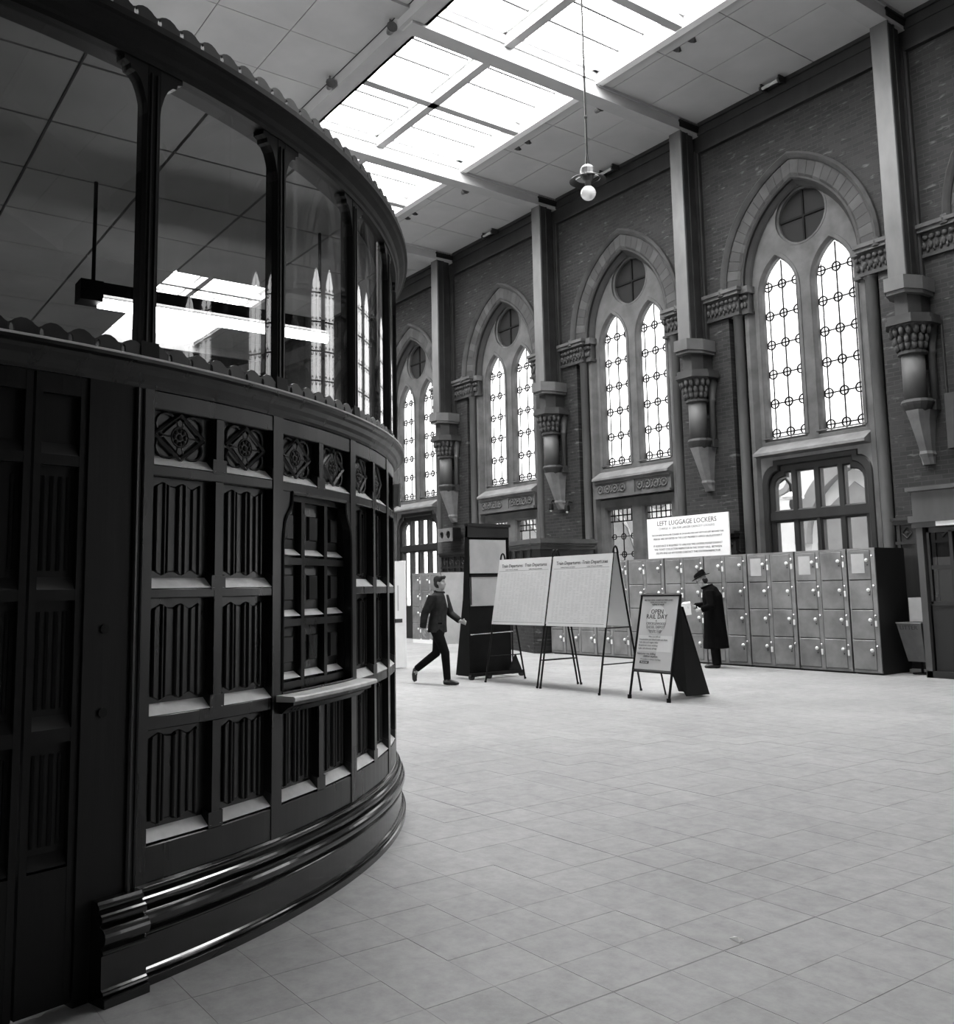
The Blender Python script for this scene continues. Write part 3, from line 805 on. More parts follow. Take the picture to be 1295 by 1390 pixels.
# plinth
def arc_(cr_, cz_, r_, n=7): return [(cr_ + r_ * math.cos(-PI / 2 + PI * i / n), cz_ + r_ * math.sin(-PI / 2 + PI * i / n)) for i in range(n + 1)]
plinth_prof = ([(R - .10, 0), (R + .062, 0), (R + .062, .030)] + arc_(R + .044, .045, .009, 4) + [(R + .036, .06), (R + .034, .172)] + arc_(R + .036, .183, .009, 5) + [(R + .030, .198)]
               + arc_(R + .026, .234, .033, 9) + [(R + .018, .270)] + arc_(R + .014, .293, .021, 7) + [(R + .006, .318)] + arc_(R + .004, .331, .010, 5) + [(R, .352), (R - .10, .352)])
add('plinth', MB().arc_sweep(plinth_prof, 18.1, TH_END, 56), 'oak_polished', office)
pp = [(r + (.05 if r > R - .05 else 0), z) for r, z in plinth_prof]
add('pier_plinth', MB().arc_sweep(pp, 15.6, 18.1, 3), 'oak_polished', office)
# solid wall behind the panels
add('carcass', MB().arc_sweep([(R - .16, 0), (RP - .012, 0), (RP - .012, 2.38), (R - .16, 2.38)], 14.8, th(2) + .3, 14)
    .arc_sweep([(R - .16, 0), (RP - .012, 0), (RP - .012, 2.38), (R - .16, 2.38)], th(4) - .3, TH_END, 26)
    .arc_sweep([(R - .2, 0), (RP - .012, 0), (RP - .012, .98), (R - .2, .98)], th(2), th(4), 12)
    .arc_sweep([(R - .2, 1.95), (RP - .012, 1.95), (RP - .012, 2.38), (R - .2, 2.38)], th(2), th(4), 12), 'oak', office)
# rails
for z0, z1, skip in ((.352, .49, 0), (.925, .98, 1), (1.44, 1.48, 1), (1.935, 1.98, 0), (2.21, 2.285, 0)):
    if skip:
        spans = [(18.1, th(2)), (th(4), TH_END)]
        if z0 < 1: spans = [(18.1, TH_END)]
    else: spans = [(18.1, TH_END)]
    for a, b in spans:
        add('rail', MB().arc_sweep([(RP - .02, z0), (R - .004, z0), (R, z0 + .004), (R, z1 - .004), (R - .004, z1), (RP - .02, z1)], a, b, max(4, int((b - a) / 1.2))), 'oak', office)
# stiles and muntins
def stile_me(half_deg, z0, z1, rr=0.0):
    return setm(MB().arc_sweep([(RP - .02, z0), (R + rr, z0), (R + rr, z1), (RP - .02, z1)], -half_deg, half_deg, 2).mesh('stile'), 'oak')
big = stile_me(.52, .352, 2.285, .004); sm_lo = stile_me(.32, .49, .925, .001); sm_mid = stile_me(.32, .98, 1.935, .001); sm_fr = stile_me(.30, 1.98, 2.21, .001)
foot_me = setm(MB().arc_sweep([(RP - .0, -.05), (R + .002, -.05), (R + .002, .012), (RP, .03)], -.56, .56, 2).mesh('stop_chamfer'), 'oak')
for i in range(NCOL + 1):
    if i % 2 == 0: put('stile', big, office, rz=rad(th(i)))
    else:
        put('muntin', sm_lo, office, rz=rad(th(i))); put('muntin', sm_fr, office, rz=rad(th(i)))
        if i != 3: put('muntin', sm_mid, office, rz=rad(th(i)))
    for z in ((2.02, .54) if i == 3 else (2.02, 1.52, 1.02, .54)): put('stop_chamfer', foot_me, office, loc=(0, 0, z), rz=rad(th(i)))
# pilaster bead beside the door
add('jamb_bead', MB().tube([P(17.55, R + .012, .35), P(17.55, R + .012, 2.28)], .011, 8).tube([P(18.0, R + .006, .35), P(18.0, R + .006, 2.28)], .007, 6), 'oak', office)
add('pier', cseg(14.75, 18.1, R - .1, R + .006, 0, 2.285), 'oak_door', office)
# linenfold panels (built facing +x, shared)
PW = R * rad(PITCH_) - .060
def linenfold(h):
    mb = MB(); x0, x1 = -PW / 2, PW / 2
    mb.box(RP - .012, RP, x0 - .012, x1 + .012, -.012, h + .012)
    prof = []; m = .040
    ys = x0 + m; wdt = (PW - 2 * m)
    for i, q_ in enumerate((0.06, .22, .29, .50, .64, .80, .95)):
        c = ys + wdt * q_; hw_ = .0075 if i != 3 else .010; hg = .015 if i != 3 else .019
        prof += [(c - hw_, .004), (c - hw_ * .7, hg * .7), (c - hw_ * .25, hg), (c + hw_ * .25, hg), (c + hw_ * .7, hg * .7), (c + hw_, .004)]
        nf = 5
    n0 = len(mb.v); n = len(prof)
    for j, (y, d) in enumerate(prof):
        t = (y - ys) / wdt
        e = .032 + .010 * math.cos(t * PI * 2 * nf / 2)
        for z, dd_ in ((e, 0.0), (e + .006, d), (h - e - .006, d), (h - e, 0.0)): mb.v.append((RP + dd_, y, z))
    for j in range(n - 1):
        for q in range(3):
            a = n0 + j * 4 + q; mb.f.append((a, a + 4, a + 5, a + 1))
    return setm(mb.mesh('linenfold_panel'), 'oak')
def sill(h=.035, w=None):
    w = w or PW / 2 + .006; mb = MB()
    mb.add([(RP - .002, -w + .014, .020), (RP - .002, w - .014, .020), (R - .001, w, -.024), (R - .001, -w, -.024), (RP - .01, w, -.03), (RP - .01, -w, -.03)],
           [(0, 3, 2, 1), (3, 5, 4, 2), (0, 5, 3), (1, 2, 4), (0, 1, 4, 5)])
    return setm(mb.mesh('panel_sill'), 'oak_lit_worn')
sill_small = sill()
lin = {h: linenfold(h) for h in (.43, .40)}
# carved frieze panel
fp = setm(MB().box(RP - .012, RP, -PW / 2 - .012, PW / 2 + .012, -.012, .212).mesh('frieze_panel'), 'oak')
dq = MB(); zc = .102
for a in range(4):
    t = a * PI / 2; c, s_ = math.cos(t), math.sin(t)
    dq.tube([(RP + .014, .128 * c, zc + .098 * s_), (RP + .014, -.128 * s_, zc + .098 * c)], [(.007, .009)] * 2, 4)
dq.add([(RP + .002, .10, zc), (RP + .002, 0, zc + .086), (RP + .002, -.10, zc), (RP + .002, 0, zc - .086), (RP + .010, .09, zc), (RP + .010, 0, zc + .076), (RP + .010, -.09, zc), (RP + .010, 0, zc - .076)],
       [(4, 5, 6, 7), (0, 1, 5, 4), (1, 2, 6, 5), (2, 3, 7, 6), (3, 0, 4, 7)])
dia_me = setm(dq.mesh('diamond'), 'oak')
qf = MB()
for sy_, sz_ in ((1, 1), (1, -1), (-1, 1), (-1, -1)):
    c = (sy_ * .066, zc + sz_ * .046)
    qf.tube([(RP + .006, c[0] + .054 * math.cos(t), c[1] + .048 * math.sin(t)) for t in [2 * PI * i / 14 for i in range(15)]], .0065, 5, cap=False)
qua_me = setm(qf.mesh('quatrefoil'), 'oak')
ro = MB().ball((RP + .010, 0, zc), (.012, .014, .014), 8, 5)
for i in range(8):
    t = 2 * PI * i / 8
    ro.ball((RP + .010, .028 * math.cos(t), zc + .028 * math.sin(t)), (.010, .0105, .0105), 6, 4)
ro.tube([(RP + .011, .044 * math.cos(t), zc + .042 * math.sin(t)) for t in [2 * PI * i / 14 for i in range(15)]], .004, 4, cap=False)
ros_me = setm(ro.mesh('rosette', True), 'oak')
for i in range(NCOL):
    tc = rad(th(i) + PITCH_ / 2)
    f = put('frieze_panel', fp, office, loc=(0, 0, ROWS[0][0]), rz=tc)
    put('quatrefoil', qua_me, f); d = put('diamond', dia_me, f); put('rosette', ros_me, f)
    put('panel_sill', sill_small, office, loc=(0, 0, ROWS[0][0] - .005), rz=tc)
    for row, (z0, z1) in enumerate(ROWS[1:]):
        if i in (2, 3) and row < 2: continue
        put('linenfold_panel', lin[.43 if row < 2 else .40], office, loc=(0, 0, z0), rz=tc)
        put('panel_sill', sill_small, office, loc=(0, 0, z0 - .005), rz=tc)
# ---- serving hatch
HA, HB2 = th(2) + .52, th(4) - .52
hmid = (HA + HB2) / 2
RH = R - .070
hatch = bpy.data.objects.new('serving_hatch', MB().arc_sweep([(RH - .03, .98), (RH, .98), (RH, 1.95), (RH - .03, 1.95)], HA - .5, HB2 + .5, 10).mesh('serving_hatch')); setm(hatch.data, 'oak')
COL.objects.link(hatch); hatch.parent = office
for t in (HA - .1, HB2 + .1): add('reveal', cseg(t - .12, t + .12, RH - .03, R - .005, .98, 1.95, 1), 'oak', hatch)
add('reveal', cseg(HA, HB2, RH - .03, R - .005, .965, .985), 'oak', hatch); add('reveal', cseg(HA, HB2, RH - .03, R - .005, 1.925, 1.95), 'oak', hatch)
hw = (HB2 - HA) / 3
hz = [1.02, 1.315, 1.61, 1.92]
fld = MB(); fw_, fh_ = RH * rad(hw) - .05, .215
fld.add([(0, -fw_ / 2, 0), (0, fw_ / 2, 0), (0, fw_ / 2, fh_), (0, -fw_ / 2, fh_),
         (.010, -fw_ / 2 + .045, .045), (.010, fw_ / 2 - .045, .045), (.010, fw_ / 2 - .045, fh_ - .045), (.010, -fw_ / 2 + .045, fh_ - .045),
         (.024, -fw_ / 2 + .05, .05), (.024, fw_ / 2 - .05, .05), (.024, fw_ / 2 - .05, fh_ - .05), (.024, -fw_ / 2 + .05, fh_ - .05)],
        [(0, 1, 5, 4), (1, 2, 6, 5), (2, 3, 7, 6), (3, 0, 4, 7), (4, 5, 9, 8), (5, 6, 10, 9), (6, 7, 11, 10), (7, 4, 8, 11), (8, 9, 10, 11)])
fld_me = setm(fld.mesh('fielded_panel'), 'oak')
hs = MB(); w_ = fw_ / 2
hs.add([(0, -w_ + .01, .026), (0, w_ - .01, .026), (.032, w_ + .006, -.004), (.032, -w_ - .006, -.004), (0, w_, -.008), (0, -w_, -.008)], [(0, 3, 2, 1), (3, 5, 4, 2), (0, 5, 3), (1, 2, 4)])
hs_me = setm(hs.mesh('hatch_sill'), 'oak_lit_worn')
for c in range(3):
    t = HA + hw * (c + .5)
    for r_ in range(3):
        o = put('fielded_panel', fld_me, hatch, rz=rad(t), loc=P(t, RH + .001, hz[r_] + .055))
        put('hatch_sill', hs_me, hatch, rz=rad(t), loc=P(t, RH + .001, hz[r_] + .030))
for c in range(4):
    t = HA + hw * c
    add('hatch_bar', cseg(t - .22, t + .22, RH - .01, RH + .034, .985, 1.925, 1), 'oak', hatch)
for z in hz: add('hatch_bar', cseg(HA, HB2, RH - .01, RH + .034, z - .022, z + .012), 'oak', hatch)
# shaped head of the hatch (ogee corners)
for sg, t0 in ((1, HA), (-1, HB2)):
    mb = MB(); pts = [(0, 1.935), (0, 1.70), (.08, 1.745), (.25, 1.785), (.55, 1.815), (.95, 1.84), (1.25, 1.865), (1.38, 1.895), (1.4, 1.935)]
    ring_ = [(t0 + sg * a * .75, z) for a, z in pts]
    n = len(ring_)
    mb.add([P(t, R + .001, z) for t, z in ring_] + [P(t, R - .04, z) for t, z in ring_], [tuple(range(n)), tuple(range(n, 2 * n))] + [(i, (i + 1) % n, (i + 1) % n + n, i + n) for i in range(n)])
    add('hatch_spandrel', mb, 'oak', hatch)
    add('hatch_bead', MB().tube([P(t0, R + .004, 1.0)] + [P(t, R + .004, z) for t, z in ring_[1:]], .009, 6), 'oak', hatch)
add('hatch_bead', MB().tube([P(HA + 1.05 + (HB2 - HA - 2.1) * i / 8, R + .004, 1.932) for i in range(9)], .010, 6), 'oak', hatch)
add('hatch_bead', MB().tube([P(HA + .02 + (HB2 - HA) * i / 8, R + .004, .99) for i in range(9)], .006, 6), 'oak', hatch)
shelf = add('counter_shelf', MB().arc_sweep([(R - .02, .955), (R + .100, .957), (R + .110, .962), (R + .110, .975), (R + .100, .982), (R - .02, .985)], th(2) - .1, th(4) + 1.0, 12), 'oak_lit_worn', office)
add('shelf_moulding', MB().arc_sweep([(R - .02, .90), (R + .02, .90), (R + .05, .925), (R + .085, .94), (R + .085, .957), (R - .02, .955)], th(2) + .2, th(4) + .6, 12), 'oak', shelf)
# ---- double door at the left
for a, b, nm in ((11.95, 14.7, 1), (6.6, 11.8, 2), (1.2, 6.5, 3)):
    dl = add('door_leaf', cseg(a, b, R - .06, R - .035, .02, 2.285), 'oak_door', office)
    for z0, z1 in ((.02, .49), (.93, .98), (1.44, 1.48), (1.94, 1.98), (2.21, 2.285)): add('door_rail', cseg(a, b, R - .04, R - .006, z0, z1), 'oak_door', dl)
    for t in (a + .18, b - .18): add('door_stile', cseg(t - .18, t + .18, R - .04, R - .005, .02, 2.285, 1), 'oak_door', dl)
    for z in (.53, 1.01, 1.51, 2.01):
        add('door_sill', MB().arc_sweep([(R - .036, z + .018), (R - .006, z - .03), (R - .036, z - .03)], a + .4, b - .4, 4), 'wall_wood' if nm == 1 and z > .9 else 'oak_door', dl)  # darker than the panel sills: the door's shade put into the wood colour
    for z0, z1 in ROWS[1:]:
        for k in range(4):
            t = a + .7 + (b - a - 1.4) * k / 3
            add('fold', MB().tube([P(t, R - .034, z0 + .04), P(t, R - .034, z1 - .04)], .008, 5), 'oak_door', dl)
for z in (1.33, 1.02): add('lock_plate', MB().lathe([(.018, -.006), (.018, .006)], (0, 0, 0), 12), 'iron', office, mw=Matrix.Translation(P(15.9, R + .008, z)) @ Matrix.Rotation(rad(15.9), 4, 'Z') @ Matrix.Rotation(PI / 2, 4, 'Y'))
add('rear_wall', MB().arc_sweep([(R - .16, 0), (R, 0), (R, 2.38), (R - .16, 2.38)], TH_END, 300, 60), 'oak_door', office)
add('inner_lining', MB().arc_sweep([(R - .20, 0.03), (R - .165, 0.03), (R - .165, 2.36), (R - .20, 2.36)], TH_END, 300, 60).arc_sweep([(R - .20, 0.03), (R - .165, 0.03), (R - .165, 2.36), (R - .20, 2.36)], 300, 361, 22), 'office_cream', office)
add('side_wall', MB().arc_sweep([(R - .16, 0), (R, 0), (R, 2.38), (R - .16, 2.38)], 300, 361.2, 22), 'oak_door', office)
# ---- middle cornice and cresting
TG0, TG1 = -60, 299.9
corn = [(R - .12, 2.285), (R + .006, 2.285), (R + .010, 2.30), (R + .022, 2.315), (R + .030, 2.335), (R + .050, 2.352), (R + .056, 2.366), (R + .074, 2.374), (R + .076, 2.392), (R + .060, 2.398), (R - .12, 2.40)]
cornice = add('middle_cornice', MB().arc_sweep(corn, TG0, TG1, 160), 'oak', office)
add('lip_highlight', MB().arc_sweep([(R + .074, 2.386), (R + .0785, 2.388), (R + .0785, 2.394), (R + .055, 2.402), (R + .055, 2.398)], TG0, TG1, 160), 'oak_lit_worn', cornice)  # pale strip paints the highlight along the cornice edge
CP = 1.5
def crest(h, w):
    hw_ = w / 2
    o_ = [(-hw_, 0), (hw_, 0), (hw_, h * .62), (hw_ * .80, h * .70), (hw_ * .58, h * .86), (hw_ * .2, h), (-hw_ * .2, h), (-hw_ * .58, h * .86), (-hw_ * .80, h * .70), (-hw_, h * .62)]
    hole = [(-hw_ * .74 + .010 * math.cos(t), h * .32 + .021 * math.sin(t)) for t in [2 * PI * i / 8 for i in range(8)]]
    me = plate(o_, [hole], -.006, .006)
    for v in me.vertices:
        x, y, z = v.co; v.co = (-y, x, z)
    return setm(me, 'crest_wood')
cr1 = crest(.066, (R + .022) * rad(CP) * .99)
t = 0.5
while t < TH_END:
    put('cresting', cr1, office, loc=P(t, R + .022, 2.398), rz=rad(t)); t += CP
# ---- glazed stage
POSTS = [18.05 + 10.84 * i for i in range(-5, 28)]
RG = R + .005
post_mb = MB().arc_sweep([(R - .050, 2.39), (R + .024, 2.39), (R + .024, 3.70), (R - .050, 3.70)], -.42, .42, 1)
post_mb.arc_sweep([(R - .055, 2.39), (R + .036, 2.39), (R + .032, 2.47), (R - .055, 2.47)], -.58, .58, 1)
post_me2 = setm(post_mb.mesh('post'), 'oak_matt')
pbead = setm(MB().tube([P(-.2, R + .025, 2.47), P(-.2, R + .025, 3.62)], .007, 6).tube([P(.2, R + .025, 2.47), P(.2, R + .025, 3.62)], .007, 6).mesh('post_bead'), 'oak')
def spandrel_me(sg):
    pts = [(.38, 3.70), (.38, 3.42), (.50, 3.49), (.70, 3.54), (.92, 3.575), (1.25, 3.60), (1.55, 3.605), (1.6, 3.625), (1.95, 3.635), (2.0, 3.70)]
    n = len(pts); mb = MB()
    mb.add([P(sg * a, R + .022, z) for a, z in pts] + [P(sg * a, R - .04, z) for a, z in pts], [tuple(range(n)), tuple(range(n, 2 * n))] + [(i, (i + 1) % n, (i + 1) % n + n, i + n) for i in range(n)])
    return setm(mb.mesh('bracket'), 'oak')
spm = {s: spandrel_me(s) for s in (-1, 1)}
def curved_pane(n=40):
    vs, fs = [], []
    for r_ in (RG, RG - .004):
        n0 = len(vs)
        for i in range(n + 1):
            t_ = .5 + 9.84 * i / n
            vs.extend([P(t_, r_, 2.39), P(t_, r_, 3.70)])
        for i in range(n):
            a = n0 + 2 * i; q_ = (a, a + 2, a + 3, a + 1); fs.append(q_ if r_ == RG else tuple(reversed(q_)))
    me = bpy.data.meshes.new('curved_pane'); me.from_pydata(vs, [], fs)
    for p_ in me.polygons: p_.use_smooth = True
    return setm(me, 'office_glass')
pane_g = curved_pane()
for i, t in enumerate(POSTS):
    p_ = put('glazing_post', post_me2, office, rz=rad(t)); put('post_bead', pbead, p_)
    for s in (-1, 1): put('bracket', spm[s], p_)
    if i < len(POSTS) - 1: put('curved_pane', pane_g, office, rz=rad(t))
uc = [(R - .10, 3.655), (R + .03, 3.655), (R + .034, 3.675), (R + .045, 3.685), (R + .055, 3.71), (R + .085, 3.735), (R + .095, 3.75), (R + .112, 3.757), (R + .112, 3.785), (R + .09, 3.79), (R - .10, 3.79)]
add('upper_cornice', MB().arc_sweep(uc, TG0, 360 + TG0 - .01, 150), 'oak_matt', office)
cr2 = crest(.062, (R + .085) * rad(CP) * .99)
t = 0.2
while t < TH_END + 8:
    put('upper_cresting', cr2, office, loc=P(t, R + .085, 3.788), rz=rad(t)); t += CP
# ---- ceiling of two-foot tiles inside, roof
def clip_disc(poly, r, n=48):
    for i in range(n):
        t0_ = 2 * PI * (i + .5) / n; nx, ny = math.cos(t0_), math.sin(t0_); d_ = r * math.cos(PI / n); out_ = []
        for j in range(len(poly)):
            a_, b_ = poly[j], poly[(j + 1) % len(poly)]
            da, db = a_[0] * nx + a_[1] * ny - d_, b_[0] * nx + b_[1] * ny - d_
            if da <= 0: out_.append(a_)
            if da * db < 0:
                q_ = da / (da - db); out_.append((a_[0] + (b_[0] - a_[0]) * q_, a_[1] + (b_[1] - a_[1]) * q_))
        poly = out_
        if len(poly) < 3: return []
    return poly
tile_me = setm(MB().box(.008, .602, .008, .602, 3.775, 3.81).mesh('office_ceiling_tile'), 'office_tile')
deck = MB()
for i in range(-9, 15):
    for j in range(-10, 9):
        xa, ya = -4.105 - .61 * i, .894 + .61 * j
        if xa + .61 < -6.4 and ya > 2.05: continue          # open well at the back
        lx, ly = xa - BC.x, ya - BC.y
        far = max(math.hypot(lx + a, ly + b) for a in (0, .61) for b in (0, .61))
        near = math.hypot(max(lx, min(0, lx + .61)), max(ly, min(0, ly + .61)))
        if near > R - .06: continue
        dq_ = clip_disc([(lx, ly), (lx + .61, ly), (lx + .61, ly + .61), (lx, ly + .61)], R - .05)
        if dq_: deck.hprism(dq_, 3.80, 3.84)
        if far < R - .06: put('ceiling_tile', tile_me, office, loc=(lx, ly, 0))
        else:
            cq = clip_disc([(lx + .008, ly + .008), (lx + .602, ly + .008), (lx + .602, ly + .602), (lx + .008, ly + .602)], R - .06)
            if cq: add('ceiling_tile', MB().hprism(cq, 3.775, 3.81), 'office_tile', office)
add('roof_deck', deck, 'office_joint', office)
add('office_floor', MB().lathe([(R - .15, .0), (R - .15, .03)], (0, 0, 0), 64), 'office_cream', office)
add('inner_counter', MB().arc_sweep([(R - .75, .98), (R - .17, .98), (R - .17, 1.02), (R - .75, 1.02)], 10, TH_END, 40), 'oak_door', office)
# fluorescent batten hung inside
fl = thing('fluorescent_lamp', 'glowing fluorescent tube hanging on rods inside the ticket office', 'lamp', (-5.31, 1.23, 3.09))
hz0 = .0
add('housing', MB().box(-.05, .05, .04, 1.50, .025, .075).box(-.035, .035, .05, 1.48, .075, .10), 'board_black', fl)
add('end_cap', MB().hprism([(-.065, -.05), (.065, -.05), (.065, .07), (-.065, .07)], -.02, .095), 'board_black', fl)
add('end_cap', MB().hprism([(-.06, 1.46), (.06, 1.46), (.06, 1.52), (-.06, 1.52)], -.01, .09), 'board_black', fl)
add('tube', MB().tube([(0, .06, -.012), (0, 1.47, -.012)], .030, 12), 'tube_light', fl)
for y in (.03, 1.42): add('rod', MB().tube([(0, y, .09), (0, y, .685)], .011, 6), 'board_black', fl)
# small projecting notice at the far edge of the office
nt_ = thing('projecting_notice', 'small white notice board projecting from the far edge of the ticket office', 'notice', BC + Vector(P(56.6, R + .006, 2.02)), rad(56.6))
add('board', MB().box(0, .030, -.012, .012, 0, .15), 'board_grey', nt_)
add('edge_strip', MB().box(.030, .044, -.014, .014, -.004, .154), 'enamel_white', nt_)

# ================================================================== LUGGAGE LOCKERS
LY, LD, LH = 13.77, .86, 1.99
CWD = .482
def locker_unit(cols, label, loc, papers=()):
    w = cols * CWD
    u = thing('locker_unit', label, 'locker', loc, group='left luggage lockers')
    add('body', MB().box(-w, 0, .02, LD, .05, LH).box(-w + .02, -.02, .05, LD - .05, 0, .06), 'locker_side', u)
    fr = MB().box(-w, 0, 0, .03, LH - .035, LH).box(-w, 0, 0, .03, .03, .07)
    for c in range(cols):
        fr.box(-w + c * CWD + CWD - .075, -w + (c + 1) * CWD - .004, -.004, .03, .04, LH - .02)
        fr.box(-w + c * CWD + .002, -w + c * CWD + .018, 0, .03, .04, LH - .02)
    add('front_frame', fr, 'locker_edge', u)
    for c in range(cols):
        for r in range(4):
            z0 = .07 + r * (LH - .105) / 4
            d = put('locker_door', door_me, u, loc=(-w + c * CWD + .02, random.uniform(-.004, .004), z0 + .008))
            put('knob', knob_me, d); put('coin_slot', slot_me, d); put('lock_pin', pin_me, d)
            if random.random() < .6: put('key_tag', tag_me, d)
            if (c, r) in papers: put('instruction_sheet', sheet_me, d)
    return u
DW, DH_ = CWD - .10, (LH - .105) / 4 - .014
door_me = setm(MB().bbox(0, DW, -.014, .02, 0, DH_, .006).mesh('locker_door'), 'locker_paint')
kn = MB().ball((DW - .05, -.035, DH_ * .66), (.030, .026, .030), 10, 6)
knob_me = setm(kn.mesh('knob', True), 'enamel_white')
slot_me = setm(MB().tube([(DW - .045, -.014, DH_ * .50), (DW - .045, -.022, DH_ * .50)], .011, 8).mesh('coin_slot'), 'ink')
pin_me = setm(MB().ball((DW + .035, -.02, DH_ * .80), .020, 8, 5).mesh('lock_pin'), 'chrome')
tag_me = setm(MB().hprism([(DW + .022, -.028), (DW + .052, -.028), (DW + .052, -.006), (DW + .022, -.006)], DH_ * .44, DH_ * .64).mesh('key_tag'), 'enamel_white')
sheet_me = setm(MB().box(.06, DW - .10, -.017, -.013, .10, DH_ - .05).mesh('instruction_sheet'), 'board_grey')
order = ['first', 'second', 'third', 'fourth', 'fifth', 'sixth', 'seventh']
locker_unit(1, 'single-column grey steel locker unit at the right end of the long row', (-8.25, LY, 0), papers=((0, 3),))
x = -8.25 - CWD - .022
notes = ['below the right half of the glazed doorway', 'below the left half of the glazed doorway', 'just right of the stooping person', 'behind the stooping person', 'behind the open day poster stand, below the sign', 'left of the open day poster stand', 'behind the right departures board']
for i in range(7):
    locker_unit(2, 'two-column grey steel locker unit, ' + notes[i], (x, LY, 0), papers=(((0, 3),) if i in (0, 1) else ()))
    x -= 2 * CWD + .022
locker_unit(1, 'single-column grey steel locker unit at the left end, beside the brick kiosk base', (x, LY, 0))
# far bank beyond the walking person
fb = thing('locker_bank', 'three-column locker bank with a plain pale side, behind the walking person', 'locker', (-21.3, 14.27, 0))
add('body', MB().box(-1.46, 0, .02, .84, .0, 1.94), 'board_grey', fb)
add('plinth', MB().box(-1.44, -.02, -.01, .84, 0, .12), 'enamel_white', fb)
fr = MB().box(-1.46, 0, 0, .03, 1.90, 1.94)
for c in range(3): fr.box(-1.46 + c * CWD + CWD - .075, -1.46 + (c + 1) * CWD - .004, -.004, .03, .1, 1.92)
add('front_frame', fr, 'locker_edge', fb)
for c in range(3):
    for r in range(4):
        d = put('locker_door', door_me, fb, loc=(-1.46 + c * CWD + .02, 0, .10 + r * .452)); d.scale = (1, 1, .95)
        put('knob', knob_me, d); put('lock_pin', pin_me, d); put('key_tag', tag_me, d)

# ---- sign standing on the lockers
sg = thing('luggage_locker_sign', 'white board lettered LEFT LUGGAGE LOCKERS standing on top of the lockers', 'sign', (-12.55, 14.3, LH))
add('board', MB().box(-1.05, 1.05, 0, .03, .02, .84), 'paper', sg)
add('batten', MB().box(-.9, -.84, .03, .07, 0, .6).box(.84, .9, .03, .07, 0, .6), 'wall_wood', sg)
def sline(body, size, z, m='ink', x=0, al='CENTER'): text('lettering', body, size, m, sg, (x, -.002, z), (1, 0, 0), (0, 0, 1), al)
sline('LEFT LUGGAGE LOCKERS', .135, .685)
sline('CHARGE 1/-  (2/6 FOR LARGER CAPACITY LOCKERS)', .062, .60, 'ink_grey')
sline('THE LOCKERS SHOULD BE CLEARED IN 24 HOURS AND ANY ARTICLES LEFT BEYOND THIS', .0455, .475, 'ink')
sline('PERIOD ARE DEPOSITED IN THE LOST PROPERTY OFFICE ON PLATFORM 7', .053, .395, 'ink')
sline('IF ASSISTANCE IS REQUIRED TO UNLOCK THE LOCKERS PLEASE CONSULT', .053, .255, 'ink')
sline('THE TICKET COLLECTOR INSPECTOR IN THE TICKET HALL. BETWEEN', .055, .18, 'ink')
sline('10.0 PM AND 6.0 AM PLEASE CONTACT THE STATION INSPECTOR', .056, .105, 'ink')

